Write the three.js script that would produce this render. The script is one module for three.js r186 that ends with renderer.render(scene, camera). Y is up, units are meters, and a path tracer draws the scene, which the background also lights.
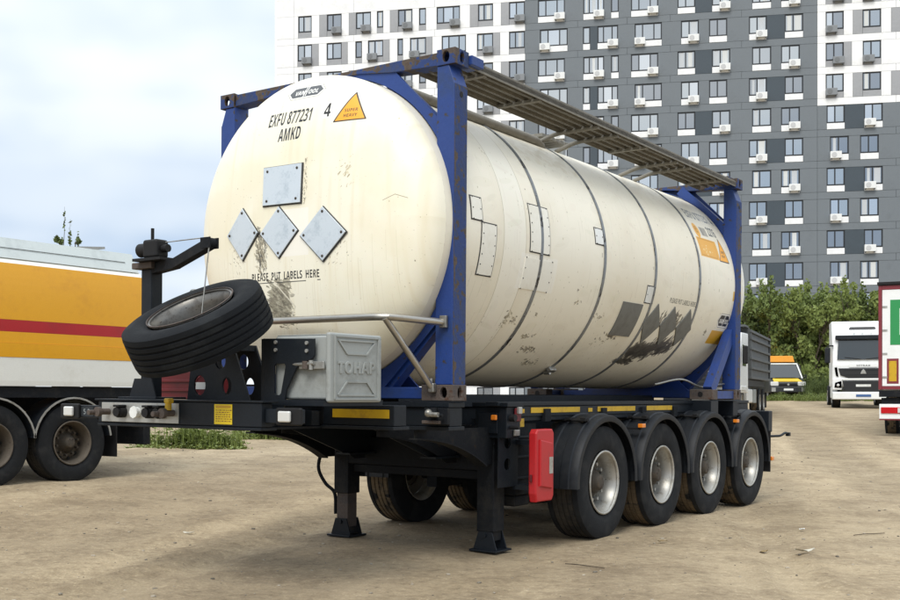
import * as THREE from 'three';
import { RoundedBoxGeometry } from 'three/addons/geometries/RoundedBoxGeometry.js';
import { mergeGeometries, mergeVertices, toCreasedNormals } from 'three/addons/utils/BufferGeometryUtils.js';
import { FontLoader } from 'three/addons/loaders/FontLoader.js';
import { TextGeometry } from 'three/addons/geometries/TextGeometry.js';

// ------------------------------------------------------------------ camera, sky, sun, exposure
const scene = new THREE.Scene();
const camera = new THREE.PerspectiveCamera(2 * Math.atan(300 / 1092.6) * 180 / Math.PI, 1.5, 0.1, 2000);
camera.position.set(5.772, 1.300, 6.586);
camera.rotation.set(0, 0.606, 0);
camera.setViewOffset(900, 600, 0, -97.5, 900, 600);      // rising front: the photograph keeps its verticals upright
scene.add(camera);

let seed = 7;
const rnd = () => { seed = (seed * 1664525 + 1013904223) >>> 0; return seed / 4294967296; };
const rr = (a, b) => a + (b - a) * rnd();
// value noise, tileable when per > 0
const HASH = new Float32Array(65536); { const s0 = seed; seed = 99; for (let i = 0; i < 65536; i++) HASH[i] = rnd(); seed = s0; }
const hsh = (x, y, z) => HASH[((x * 374761 + y * 668265 + z * 2147483) ^ ((x * 13 + y * 7) >> 1)) & 65535];
function vnoise(x, y, z = 0, per = 0) {
  const xi = Math.floor(x), yi = Math.floor(y), fx = x - xi, fy = y - yi;
  const w = (i) => per ? ((i % per) + per) % per : i;
  const u = fx * fx * (3 - 2 * fx), v = fy * fy * (3 - 2 * fy);
  const a = hsh(w(xi), w(yi), z), b = hsh(w(xi + 1), w(yi), z), c = hsh(w(xi), w(yi + 1), z), d = hsh(w(xi + 1), w(yi + 1), z);
  return a + (b - a) * u + (c - a) * v + (a - b - c + d) * u * v;
}
function fbm(x, y, oct = 4, z = 0, per = 0) {
  let s = 0, a = .5, n = 0;
  for (let i = 0; i < oct; i++) { s += a * vnoise(x, y, z + i * 17, per); n += a; a *= .5; x *= 2; y *= 2; per *= 2; }
  return s / n;
}
const sstep = (a, b, x) => { const t = Math.min(1, Math.max(0, (x - a) / (b - a))); return t * t * (3 - 2 * t); };

{ // an overcast summer sky: bright broken cloud, blue-grey bands low down
  const W = 1024, H = 512, data = new Float32Array(W * H * 4);
  for (let j = 0; j < H; j++) for (let i = 0; i < W; i++) {
    const el = (j + .5) / H * Math.PI - Math.PI / 2, az = (i + .5) / W * Math.PI * 2;
    const cx = Math.cos(az) * Math.cos(el), cz = Math.sin(az) * Math.cos(el), sy = Math.sin(el);
    const k = 1 / (Math.max(sy, 0) + .16), px = cx * k, pz = cz * k;
    const n1 = fbm(px * 1.15 + 40, pz * 1.15 + 17, 5, 3), n2 = fbm(px * .5 + 11, pz * .5 + 71, 4, 9), n3 = fbm(px * 4 + 5, pz * 4 + 9, 4, 21);
    const grey = sstep(.40, .62, n1 * .45 + n2 * .35 + n3 * .2);
    const bank = Math.exp(-(((sy - .165) / .06) ** 2)) * (.25 + .75 * sstep(.35, .6, n2)) * .55; // a low blue-grey cloud bank all round
    const lum = .90 + .35 * sstep(.1, 1, sy);
    const gq = Math.min(1, grey * .8 + bank); let r = lum * (.94 - .44 * gq), g = lum * (1.0 - .36 * gq), b = lum * (1.05 - .22 * gq);
    const hz = Math.exp(-Math.max(sy, 0) / .06) * .35; // paler air near the horizon
    r = r * (1 - hz) + .80 * hz; g = g * (1 - hz) + .86 * hz; b = b * (1 - hz) + .94 * hz;
    if (sy < 0) { r = .30; g = .28; b = .25; }
    const o = (j * W + i) * 4; data[o] = r; data[o + 1] = g; data[o + 2] = b; data[o + 3] = 1;
  }
  const t = new THREE.DataTexture(data, W, H, THREE.RGBAFormat, THREE.FloatType);
  t.mapping = THREE.EquirectangularReflectionMapping; t.magFilter = t.minFilter = THREE.LinearFilter; t.needsUpdate = true;
  scene.background = t; scene.environment = t;
  scene.backgroundIntensity = 1.0; scene.environmentIntensity = 1.0;
}
const sun = new THREE.DirectionalLight(new THREE.Color(1, .955, .88), 1.95);
sun.position.set(4.5, 18, 11.5); sun.target.position.set(0, 0, -3);
sun.castShadow = true; sun.shadow.radius = 52; sun.shadow.mapSize.set(2048, 2048);
Object.assign(sun.shadow.camera, { left: -20, right: 20, top: 20, bottom: -20, near: 1, far: 80 });
scene.add(sun, sun.target);
const renderer = new THREE.WebGLRenderer({ antialias: true });
renderer.toneMapping = THREE.LinearToneMapping;
renderer.toneMappingExposure = 1.17;
renderer.shadowMap.enabled = true;

// ------------------------------------------------------------------ helpers
const V3 = (x, y, z) => new THREE.Vector3(x, y, z);
const lin = (r, g, b) => new THREE.Color().setRGB(r, g, b);
function norm(g) { // non-indexed, position/normal/uv only
  let h = g.index ? g.toNonIndexed() : g.clone();
  for (const k of Object.keys(h.attributes)) if (!['position', 'normal', 'uv', 'color'].includes(k)) h.deleteAttribute(k);
  if (!h.attributes.normal) h.computeVertexNormals();
  if (!h.attributes.uv) h.setAttribute('uv', new THREE.BufferAttribute(new Float32Array(h.attributes.position.count * 2), 2));
  h.morphAttributes = {}; h.clearGroups();
  return h;
}
function metric(g) { // box-projected uv in metres of the object's own space
  g = norm(g); g.computeVertexNormals && 0;
  const p = g.attributes.position, uv = g.attributes.uv, a = V3(), b = V3(), c = V3();
  for (let i = 0; i < p.count; i += 3) {
    a.fromBufferAttribute(p, i); b.fromBufferAttribute(p, i + 1); c.fromBufferAttribute(p, i + 2);
    const n = b.clone().sub(a).cross(c.clone().sub(a)), x = Math.abs(n.x), y = Math.abs(n.y), z = Math.abs(n.z);
    [a, b, c].forEach((v, k) => { if (x >= y && x >= z) uv.setXY(i + k, v.z, v.y); else if (y >= z) uv.setXY(i + k, v.x, v.z); else uv.setXY(i + k, v.x, v.y); });
  }
  return g;
}
const merge = (list) => { list = (Array.isArray(list) ? list : [list]).map(norm); return list.length === 1 ? list[0] : mergeGeometries(list); };
function obj(name, geos, mat, parent = scene, raw = false) {
  let g = merge(geos); if (!raw) g = metric(g);
  const m = new THREE.Mesh(g, mat); m.name = name; m.castShadow = m.receiveShadow = true; parent.add(m); return m;
}
const used = {};
const numbered = (n) => { const k = used[n] = (used[n] ?? -1) + 1; return k ? `${n}_${String(k).padStart(3, '0')}` : n; };
function tag(o, label, category, group, kind) {
  o.userData.label = label; o.userData.category = category;
  if (group) o.userData.group = group; if (kind) o.userData.kind = kind; return o;
}
function thing(name, label, category, pos = [0, 0, 0], turn = 0, group) {
  const o = new THREE.Group(); o.name = numbered(name); o.position.set(...pos); o.rotation.y = turn; scene.add(o); return tag(o, label, category, group);
}
function sub(name, parent, pos = [0, 0, 0]) { const o = new THREE.Group(); o.name = name; o.position.set(...pos); parent.add(o); return o; }
const bx = (x0, x1, y0, y1, z0, z1, r = 0) => {
  const w = Math.abs(x1 - x0), h = Math.abs(y1 - y0), d = Math.abs(z1 - z0);
  const g = r > 0 ? new RoundedBoxGeometry(w, h, d, 2, Math.min(r, w / 2.01, h / 2.01, d / 2.01)) : new THREE.BoxGeometry(w, h, d);
  return g.translate((x0 + x1) / 2, (y0 + y1) / 2, (z0 + z1) / 2);
};
function tube(pts, r, seg = 10, straight = true) {
  const v = pts.map(p => V3(...p));
  let c;
  if (straight) { // polyline with rounded corners
    c = new THREE.CurvePath();
    let prev = v[0];
    for (let i = 1; i < v.length - 1; i++) {
      const a = v[i - 1], b = v[i], d = v[i + 1], q = Math.min(3.5 * r, a.distanceTo(b) * .45, b.distanceTo(d) * .45);
      const s = b.clone().add(a.clone().sub(b).setLength(q)), e = b.clone().add(d.clone().sub(b).setLength(q));
      c.add(new THREE.LineCurve3(prev, s)); c.add(new THREE.QuadraticBezierCurve3(s, b, e)); prev = e;
    }
    c.add(new THREE.LineCurve3(prev, v[v.length - 1]));
    const n = Math.max(2, (v.length - 1) * 8);
    return tubeAlong(c.getSpacedPoints(n), r, seg);
  }
  c = new THREE.CatmullRomCurve3(v);
  return tubeAlong(c.getSpacedPoints(v.length * 8), r, seg);
}
function tubeAlong(P, r, seg) {
  const pos = [], idx = []; let up = V3(0, 1, 0);
  const rings = [];
  P.forEach((p, i) => {
    const t = (P[Math.min(i + 1, P.length - 1)]).clone().sub(P[Math.max(i - 1, 0)]).normalize();
    if (Math.abs(t.dot(up)) > .97) up = Math.abs(t.x) < .9 ? V3(1, 0, 0) : V3(0, 0, 1);
    const s = t.clone().cross(up).normalize(), n = s.clone().cross(t).normalize(); up = n;
    const rad = typeof r === 'function' ? r(i / (P.length - 1)) : r;
    rings.push(pos.length / 3);
    for (let k = 0; k < seg; k++) { const a = k / seg * 2 * Math.PI; const q = p.clone().addScaledVector(s, Math.cos(a) * rad).addScaledVector(n, Math.sin(a) * rad); pos.push(q.x, q.y, q.z); }
  });
  for (let i = 0; i < P.length - 1; i++) for (let k = 0; k < seg; k++) { const a = i * seg + k, b = i * seg + (k + 1) % seg; idx.push(a, b, a + seg, b, b + seg, a + seg); }
  for (const [base, flip] of [[0, 1], [(P.length - 1) * seg, 0]]) for (let k = 1; k < seg - 1; k++) flip ? idx.push(base, base + k + 1, base + k) : idx.push(base, base + k, base + k + 1);
  const g = new THREE.BufferGeometry(); g.setAttribute('position', new THREE.Float32BufferAttribute(pos, 3)); g.setIndex(idx);
  return toCreasedNormals(g, .9);
}
function extr(shape, depth, bevel = 0, seg = 12) {
  return new THREE.ExtrudeGeometry(shape, { depth, bevelEnabled: bevel > 0, bevelThickness: bevel, bevelSize: bevel, bevelOffset: -bevel, bevelSegments: 2, curveSegments: seg });
}
const poly = (pts) => { const s = new THREE.Shape(); pts.forEach((p, i) => i ? s.lineTo(...p) : s.moveTo(...p)); s.closePath(); return s; };
const hole = (s, cx, cy, rx, ry = rx) => { const h = new THREE.Path(); h.absellipse(cx, cy, rx, ry, 0, Math.PI * 2, true); s.holes.push(h); return s; };
const hpoly = (s, pts) => { const h = new THREE.Path(); pts.forEach((p, i) => i ? h.lineTo(...p) : h.moveTo(...p)); h.closePath(); s.holes.push(h); return s; };
// shape drawn in (x, y) stays in the frontal plane; in (z, y) it is turned to face +x
const faceX = (g) => g.rotateY(Math.PI / 2);        // local x -> -z , local z -> +x
const cylX = (r, len, x, y, z, seg = 20) => new THREE.CylinderGeometry(r, r, len, seg).rotateZ(Math.PI / 2).translate(x, y, z);
const cylY = (r, len, x, y, z, seg = 16) => new THREE.CylinderGeometry(r, r, len, seg).translate(x, y, z);
const cylZ = (r, len, x, y, z, seg = 20) => new THREE.CylinderGeometry(r, r, len, seg).rotateX(Math.PI / 2).translate(x, y, z);
function beam(a, b, w, h, upv = V3(0, 1, 0)) { // box from a to b
  const A = V3(...a), B = V3(...b), d = B.clone().sub(A), L = d.length(); d.normalize();
  const s = d.clone().cross(upv).normalize(), u = s.clone().cross(d).normalize();
  const g = new THREE.BoxGeometry(w, h, L), m = new THREE.Matrix4().makeBasis(s, u, d.clone().negate());
  m.setPosition(A.clone().add(B).multiplyScalar(.5)); return g.applyMatrix4(m);
}

// ------------------------------------------------------------------ textures
function canvasTex(w, h, draw, srgb = true) {
  const c = document.createElement('canvas'); c.width = w; c.height = h; const x = c.getContext('2d'); draw(x, w, h);
  const t = new THREE.CanvasTexture(c); if (srgb) t.colorSpace = THREE.SRGBColorSpace; t.magFilter = THREE.LinearFilter; t.wrapS = t.wrapT = THREE.RepeatWrapping; t.anisotropy = 8; return t;
}
function dataTex(n, fn, srgb = true) { // fn(u,v) -> [r,g,b] 0..255 sRGB
  const d = new Uint8Array(n * n * 4);
  for (let j = 0; j < n; j++) for (let i = 0; i < n; i++) { const c = fn(i / n, j / n), o = (j * n + i) * 4; d[o] = c[0]; d[o + 1] = c[1]; d[o + 2] = c[2]; d[o + 3] = 255; }
  const t = new THREE.DataTexture(d, n, n); if (srgb) t.colorSpace = THREE.SRGBColorSpace; t.magFilter = THREE.LinearFilter; t.minFilter = THREE.LinearMipmapLinearFilter; t.generateMipmaps = true;
  t.wrapS = t.wrapT = THREE.RepeatWrapping; t.needsUpdate = true; return t;
}
const mixc = (a, b, t) => [a[0] + (b[0] - a[0]) * t, a[1] + (b[1] - a[1]) * t, a[2] + (b[2] - a[2]) * t];
const rep = (t, k) => { const c = t.clone(); c.repeat.set(k, k); c.needsUpdate = true; return c; };
const std = (o) => new THREE.MeshStandardMaterial(o);
const phys = (o) => new THREE.MeshPhysicalMaterial(o);
// paint with wear: base colour, patches of dirt, chips down to rust
function worn(base, dirt, rust, rustAmt, z, n = 256) {
  return dataTex(n, (u, v) => {
    const a = fbm(u * 4, v * 4, 5, z, 4), b = fbm(u * 8, v * 8, 4, z + 5, 8), c = fbm(u * 24, v * 24, 3, z + 9, 24);
    let q = mixc(base, dirt, sstep(.45, .8, a * .7 + c * .3) * .7);
    const t = sstep(1 - rustAmt - .03, 1 - rustAmt + .03, b * .62 + c * .38); q = mixc(q, mixc(rust, [rust[0] * .55, rust[1] * .5, rust[2] * .5], c), t);
    const g = (vnoise(u * 256, v * 256, z + 3, 256) - .5) * 7; return q.map(k => Math.max(0, Math.min(255, k + g)));
  });
}
const bumpNoise = dataTex(256, (u, v) => { const n = fbm(u * 16, v * 16, 4, 77, 16) * 255; return [n, n, n]; }, false);
const M = {};
M.blue = std({ map: rep(worn([27, 58, 124], [38, 58, 98], [88, 74, 64], .275, 1, 512), 1.1), roughness: .48, bumpMap: rep(bumpNoise, 2), bumpScale: .0015 });
M.blueRust = std({ map: rep(worn([28, 53, 108], [62, 62, 74], [100, 86, 72], .44, 31, 512), 1.3), roughness: .66, bumpMap: rep(bumpNoise, 4), bumpScale: .002 });
M.rusty = std({ map: rep(worn([84, 74, 68], [60, 58, 60], [106, 80, 62], .34, 41), 3), roughness: .8, bumpMap: rep(bumpNoise, 6), bumpScale: .003 });
M.chassis = phys({ specularIntensity: .55,  map: rep(worn([20, 26, 33], [36, 39, 42], [58, 50, 44], .13, 51, 512), .9), roughness: .5, bumpMap: rep(bumpNoise, 2), bumpScale: .001 });
M.chassisDirty = phys({ specularIntensity: .4,  map: rep(worn([20, 23, 28], [48, 46, 43], [66, 54, 44], .2, 61), 1.2), roughness: .72, bumpMap: rep(bumpNoise, 3), bumpScale: .002 });
M.plasticBlack = phys({ specularIntensity: .7,  map: rep(worn([18, 23, 30], [40, 42, 44], [56, 54, 50], .12, 71), 1.4), roughness: .55 });
M.steel = std({ map: rep(worn([168, 168, 164], [120, 114, 104], [110, 92, 74], .2, 81), 2), roughness: .42, metalness: .75 });
M.tubeSteel = std({ map: rep(worn([176, 172, 164], [140, 132, 120], [120, 108, 94], .16, 83), 2), roughness: .3, metalness: .85 });
M.galv = std({ map: rep(worn([214, 222, 228], [178, 190, 198], [120, 126, 128], .15, 91), 3.2), roughness: .38, metalness: .5 });
M.grating = std({ map: rep(worn([132, 129, 121], [108, 104, 96], [88, 84, 76], .25, 95), 2), roughness: .7, metalness: .2 });
M.alu = std({ map: rep(worn([176, 176, 172], [136, 132, 124], [96, 88, 78], .2, 97), 2.2), roughness: .4, metalness: .55 });
M.rim = std({ map: rep(worn([176, 175, 170], [140, 134, 122], [108, 92, 76], .24, 101), 3), roughness: .4, metalness: .5 });
M.hub = std({ map: rep(worn([74, 68, 60], [92, 78, 62], [62, 46, 36], .35, 105), 5), roughness: .75, metalness: .2 });
M.greyBox = std({ map: rep(worn([150, 154, 152], [128, 130, 126], [112, 112, 106], .16, 111), 1.6), roughness: .55, bumpMap: rep(bumpNoise, 8), bumpScale: .0006 });
M.red = std({ map: rep(worn([178, 27, 34], [156, 32, 38], [118, 58, 54], .14, 121), 2), roughness: .42 });
M.redDark = std({ map: rep(worn([104, 18, 26], [74, 20, 24], [60, 30, 28], .2, 123), 2), roughness: .5 });
M.yellowStrip = std({ map: rep(worn([196, 158, 22], [158, 124, 30], [110, 92, 40], .12, 131), 3), roughness: .5 });
M.white = std({ map: rep(worn([226, 228, 226], [196, 196, 190], [150, 144, 134], .1, 141), .5), roughness: .42 });
M.amber = new THREE.MeshPhysicalMaterial({ color: lin(.75, .22, .02), roughness: .18, clearcoat: .6 });
M.redLens = new THREE.MeshPhysicalMaterial({ color: lin(.5, .01, .015), roughness: .16, clearcoat: .6 });
M.clearLens = new THREE.MeshPhysicalMaterial({ color: lin(.62, .62, .6), roughness: .15, clearcoat: .7 });
M.black = phys({ specularIntensity: .5,  color: lin(.012, .012, .013), roughness: .6 });
M.darkGlass = new THREE.MeshPhysicalMaterial({ color: lin(.02, .026, .03), roughness: .06, metalness: 0, clearcoat: 1, specularIntensity: 1 });
// ------------------------------------------------------------------ ground
const FWX = -.5696, FWZ = -.8219;
function groundH(x, z) {
  const f = (x - 5.772) * FWX + (z - 6.586) * FWZ;
  const s = Math.log(1 + Math.exp(Math.min(40, (Math.min(f, 64) - 17) / 1.5))) * 1.5;
  let h = .028 * s;
  let l = .009 * Math.max(0, 1.2 - Math.max(x, -1.5)) + .046 * Math.max(0, -Math.max(x, -11) - 1.5);
  h += l * (1 - sstep(15, 26, f));
  return h;
}
// beaten earth: tracks run slantwise along the yard
const across = (x, z) => x * .93 - z * .36, along = (x, z) => x * .36 + z * .93;
const trackN = (x, z) => fbm(across(x, z) * .9 + 30 + .4 * vnoise(x * .3, z * .3, 5), along(x, z) * .10 + 50, 4, 11);
// pressed wheel tracks, each a shallow trough with a broken berm on either side
const TRACKS = [[-7.6, .5, .2], [-5.7, .5, .2], [-4.1, .8, 1.1], [-2.2, .8, 1.1], [-1.1, .35, 2.0], [3.2, .6, .7], [5.1, .6, .7], [1.6, .5, 2.6]];
function track(x, z) {
  const t = across(x, z), s = along(x, z); let trough = 0, berm = 0;
  for (const [a, b, c] of TRACKS) {
    const d = Math.abs(t - a - b * Math.sin(s * .13 + c)) / .17; if (d > 2.4) continue;
    const k = sstep(.3, .55, vnoise(s * .35 + a * 7, a, 61));
    trough = Math.max(trough, k * sstep(1.05, .8, d)); berm = Math.max(berm, k * Math.exp(-(((d - 1.35) / .32) ** 2)) * sstep(.35, .6, vnoise(s * 2.2 + a, t * 3, 63)));
  }
  return [trough, berm];
}
function groundFine(x, z) {
  const near = Math.exp(-((x - 1) ** 2 + (z + 2) ** 2) / 900);
  const t = across(x, z), tk = track(x, z);
  const rut = Math.sin(t * 3.1 + 1.3 * vnoise(x * .35, z * .35, 8)) * .018 * sstep(.35, .7, vnoise(t * .8 + 9, along(x, z) * .08, 12));
  return near * ((fbm(x * 1.4 + 7, z * 1.4 + 3, 4, 5) - .5) * .045 + (fbm(x * 6, z * 6, 2, 15) - .5) * .014 + rut) + near * (tk[1] * .022 - tk[0] * .016);
}
const groundY = (x, z) => groundH(x, z) + groundFine(x, z);
{
  const N = 580, a = 4.5, b = 5.9, cx = 1, cz = -1, L = (t) => a * Math.sinh(b * t);
  const pos = new Float32Array((N + 1) ** 2 * 3), col = new Float32Array((N + 1) ** 2 * 3), uv = new Float32Array((N + 1) ** 2 * 2), idx = [];
  for (let j = 0; j <= N; j++) for (let i = 0; i <= N; i++) {
    const x = cx + L(i / N * 2 - 1), z = cz + L(j / N * 2 - 1), o = j * (N + 1) + i;
    pos.set([x, groundY(x, z), z], o * 3); uv.set([x / 3.2, z / 3.2], o * 2);
    const n = trackN(x, z), m = fbm(x * .35 + 3, z * .35 + 8, 4, 19), q = fbm(x * 2.2, z * 2.2, 3, 29), w = fbm(across(x, z) * 5, along(x, z) * .5, 3, 39);
    let c = mixc([1.03, 1.0, .95], [.78, .745, .69], sstep(.42, .62, n * .75 + w * .25));
    c = mixc(c, [.70, .66, .61], sstep(.52, .74, m) * .45); c = mixc(c, [1.15, 1.12, 1.06], sstep(.55, .8, q) * .22);
    const rt = across(x, z), rm = sstep(.35, .7, vnoise(rt * .8 + 9, along(x, z) * .08, 12)), rl = sstep(.1, .9, Math.sin(rt * 3.1 + 1.3 * vnoise(x * .35, z * .35, 8))), fine = fbm(rt * 16, along(x, z) * 1.1, 2, 49);
    c = mixc(c, [.80, .76, .69], rm * (1 - rl) * .95 * sstep(.3, .6, fine + .2 * w)); c = mixc(c, [1.14, 1.10, 1.02], rm * rl * .6);
    const tk = track(x, z); c = mixc(c, [1.12, 1.09, 1.03], tk[0] * (.35 + .3 * w)); c = mixc(c, [.76, .72, .66], tk[1] * .7);
    const k = 1 + (w - .5) * .16 + (fine - .5) * .10; col.set(c.map(v => v * k), o * 3);
  }
  for (let j = 0; j < N; j++) for (let i = 0; i < N; i++) { const o = j * (N + 1) + i; idx.push(o, o + N + 1, o + 1, o + 1, o + N + 1, o + N + 2); }
  const g = new THREE.BufferGeometry();
  g.setAttribute('position', new THREE.BufferAttribute(pos, 3)); g.setAttribute('uv', new THREE.BufferAttribute(uv, 2)); g.setAttribute('color', new THREE.BufferAttribute(col, 3)); g.setIndex(idx); g.computeVertexNormals();
  const tex = dataTex(1024, (u, v) => {
    const a1 = fbm(u * 8, v * 8, 6, 201, 8), b1 = fbm(u * 64, v * 64, 3, 211, 64), c1 = vnoise(u * 340, v * 340, 221, 340);
    let q = mixc([168, 154, 130], [132, 118, 97], sstep(.30, .80, a1 * .6 + b1 * .4) * .8);
    q = mixc(q, [98, 86, 69], sstep(.70, .80, b1 * .6 + c1 * .4) * .5); q = mixc(q, [202, 188, 162], sstep(.74, .86, c1 * .6 + (1 - b1) * .4) * .5);
    const g2 = (c1 - .5) * 18; return q.map(k => k + g2);
  });
  const bmp = dataTex(1024, (u, v) => { const n = (fbm(u * 32, v * 32, 5, 231, 32) * .6 + fbm(u * 128, v * 128, 2, 241, 128) * .4) * 255; return [n, n, n]; }, false);
  const m = new THREE.Mesh(g, std({ map: tex, vertexColors: true, roughness: .97, bumpMap: bmp, bumpScale: .016 }));
  m.name = 'ground'; m.receiveShadow = true; m.userData = { kind: 'structure', label: 'beaten sandy earth of the truck yard with faint wheel tracks', category: 'ground' }; scene.add(m);
}
{ // loose stones, nobody could count them
  const g = new THREE.IcosahedronGeometry(1, 0); { const p = g.attributes.position; for (let i = 0; i < p.count; i++) { const h = .75 + .5 * vnoise(p.getX(i) * 3 + 9, p.getY(i) * 3 + p.getZ(i) * 5 + 9, 3); p.setXYZ(i, p.getX(i) * h, p.getY(i) * h * .6, p.getZ(i) * h); } g.computeVertexNormals(); }
  const N = 7500, im = new THREE.InstancedMesh(g, std({ color: 0xffffff, roughness: .95 }), N), m = new THREE.Matrix4(), q = new THREE.Quaternion(), e = new THREE.Euler();
  for (let i = 0; i < N; i++) {
    const x = rr(-11, 8), z = rr(-22, 4), s = .003 + .014 * Math.pow(rnd(), 7) + .003 * rnd();
    q.setFromEuler(e.set(0, rr(0, 6.28), 0)); m.compose(V3(x, groundY(x, z) + s * .15, z), q, V3(s * rr(.8, 1.4), s, s * rr(.8, 1.3))); im.setMatrixAt(i, m);
    const t = rnd() < .2 ? rr(.08, .14) : rr(.14, .40); im.setColorAt(i, lin(t * 1.08, t * .95, t * .76));
  }
  im.name = 'gravel'; im.receiveShadow = im.castShadow = true; im.userData = { kind: 'stuff', label: 'scattered small stones lying on the sandy yard', category: 'gravel' }; scene.add(im);
}

// ------------------------------------------------------------------ apartment building far behind
{
  const B = thing('apartment_building', 'tall grey and white clad apartment block behind the yard', 'building', [-73.54, 0, -78.36], .4178);
  const panelTex = (b, z) => rep(worn(b, b.map(k => k * .93), b.map(k => k * .86), .1, z, 256), .21);
  const P = {
    grey: std({ map: panelTex([110, 117, 123], 301), roughness: .6 }), greyB: std({ map: panelTex([106, 112, 118], 305), roughness: .6 }),
    dark: std({ map: panelTex([62, 73, 82], 311), roughness: .55 }), mid: std({ map: panelTex([158, 160, 164], 315), roughness: .6 }),
    white: std({ map: panelTex([240, 241, 242], 321), roughness: .55 }),
    bright: std({ map: panelTex([238, 240, 242], 331), roughness: .5 }), core: std({ color: lin(.3, .3, .3), roughness: .9 }),
    frame: std({ color: lin(.018, .022, .028), roughness: .45 }), acW: std({ map: panelTex([226, 228, 228], 335), roughness: .5 }), acG: std({ map: panelTex([128, 132, 136], 337), roughness: .55 }),
    acFanG: std({ color: lin(.16, .17, .18), roughness: .7 }), acFanW: std({ color: lin(.52, .53, .54), roughness: .6 }), acDark: std({ color: lin(.12, .13, .14), roughness: .7 }),
  };
  const glass = [[.54, .54, .53, 1], [.62, .62, .60, 1], [.42, .42, .42, 1], [.76, .75, .73, 1]].map(([r, g, b, m]) => new THREE.MeshPhysicalMaterial({ color: lin(r, g, b), metalness: m, roughness: .12, clearcoat: .3 }));
  const curtain = [std({ color: lin(.62, .64, .64), roughness: .8 }), std({ color: lin(.5, .53, .56), roughness: .5 })];
  const geo = {}; const box = (w, h, d) => geo[[w.toFixed(2), h.toFixed(2), d]] ??= metric(new THREE.BoxGeometry(w, h, d));
  const put = (name, w, h, d, x, y, z, mat, parent = B) => { const m = new THREE.Mesh(box(w, h, d), mat); m.name = name; m.position.set(x, y, z); m.castShadow = m.receiveShadow = true; parent.add(m); return m; };
  const U0 = -1.48, U1 = 66.5, TOP = 47.4, PITCH = 3.0, T0 = 41.35;
  obj('core_wall', [bx(U0 + .02, U1 - .02, 0, TOP, -15, -.24)], P.core, B);
  obj('side_wall', [bx(U0 - .22, U0 + .015, 0, TOP + .3, -15, .0)], P.white, B);
  obj('roof', [bx(U0 - .3, U1 + .2, TOP + .005, TOP + .5, -15.2, .1)], P.grey, B);
  const frames = {};
  function frameGeo(w, h, n, uneven) {
    return frames[[w.toFixed(2), n, uneven]] ??= (() => {
      const t = .105, l = [bx(-w / 2, w / 2, h / 2 - t, h / 2, -.05, .05), bx(-w / 2, w / 2, -h / 2, -h / 2 + t, -.05, .05), bx(-w / 2, -w / 2 + t, -h / 2 + t, h / 2 - t, -.05, .05), bx(w / 2 - t, w / 2, -h / 2 + t, h / 2 - t, -.05, .05)];
      for (const c of splits(w, n, uneven).slice(1, -1)) l.push(bx(c - .06, c + .06, -h / 2 + t, h / 2 - t, -.05, .05));
      return metric(merge(l));
    })();
  }
  function splits(w, n, uneven) { if (n === 1) return [-w / 2, w / 2]; if (n === 2) return [-w / 2, -w / 2 + w * (uneven ? .4 : .46), w / 2]; return [-w / 2, -w / 2 + w * .29, w / 2 - w * .29, w / 2]; }
  function window_(u0, u1, yt, n, uneven) {
    const w = u1 - u0, h = 1.68, m = new THREE.Mesh(frameGeo(w, h, n, uneven), P.frame); m.name = 'window'; m.position.set((u0 + u1) / 2, yt - h / 2, -.13); m.castShadow = m.receiveShadow = true; B.add(m);
    const s = splits(w, n, uneven), tint = Math.floor(rnd() * 3), cur = rnd();
    for (let i = 0; i < n; i++) {
      const a = s[i] + (i ? .06 : .105), b = s[i + 1] - (i < n - 1 ? .06 : .105);
      put('pane', b - a, h - .21, .02, (a + b) / 2, 0, -.01, glass[rnd() < .15 ? 3 : tint], m);
      if (cur < .45 && rnd() < .6) put('curtain', (b - a) * rr(.35, .8), h - .23, .012, a + (b - a) * .5, 0, .006, curtain[rnd() < .4 ? 0 : 1], m);
    }
  }
  const acF = metric(merge([bx(-.52, .52, -.33, .33, 0, .36, .03)])), acFan = metric(merge([cylZ(.24, .02, -.16, 0, .37, 20)])), acBr = metric(merge([bx(-.03, .03, -.42, -.335, -.16, .3)]));
  function ac(u, y, grey) {
    const m = new THREE.Mesh(acF, grey ? P.acG : P.acW); m.name = 'air_conditioner'; m.position.set(u, y, .05); m.castShadow = m.receiveShadow = true; B.add(m);
    const f = new THREE.Mesh(acFan, grey ? P.acFanG : P.acFanW); f.name = 'fan_grille'; m.add(f); for (const q of [-.4, .4]) { const b = new THREE.Mesh(acBr, P.acDark); b.name = 'bracket'; b.position.x = q; m.add(b); }
  }
  // openings of one storey: [u0, u1, kind, air conditioner: -1 left, 1 right, 0 none]
  const WA = [[.87, 2.34, 2, 0, 'w'], [3.19, 4.01, 'm'], [4.01, 5.6, 2, 1, 'w'], [6.39, 7.15, 'm'], [7.15, 8.76, 2, 1, 'w'], [9.4, 10.07, 1, 0, 'w'], [10.79, 11.64, 'm'], [11.64, 13.17, 2, 1, 'w'], [13.86, 14.59, 1, 0, 'w'], [15.71, 18.14, 3, 1, 'w'], [19.18, 20.01, 'm'], [20.01, 21.55, 2, 0, 'w'], [22.37, 23.19, 'm'], [23.19, 24.79, 2, 1, 'w']];
  const WB = [[.8, 2.37, 2, 1, 'w'], [2.37, 3.11, 'm'], [3.98, 5.6, 2, 0, 'w'], [5.6, 6.26, 'm'], [7.09, 7.79, 1, 0, 'w'], [8.44, 10.04, 2, -1, 'w'], [10.04, 10.75, 'm'], [11.58, 12.17, 1, 0, 'w'], [12.91, 14.59, 2, -1, 'w'], [14.59, 15.27, 'm'], [16.24, 18.76, 3, 0, 'w'], [19.9, 21.55, 2, 1, 'w'], [21.55, 22.27, 'm'], [23.19, 24.79, 2, 0, 'w']];
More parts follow.
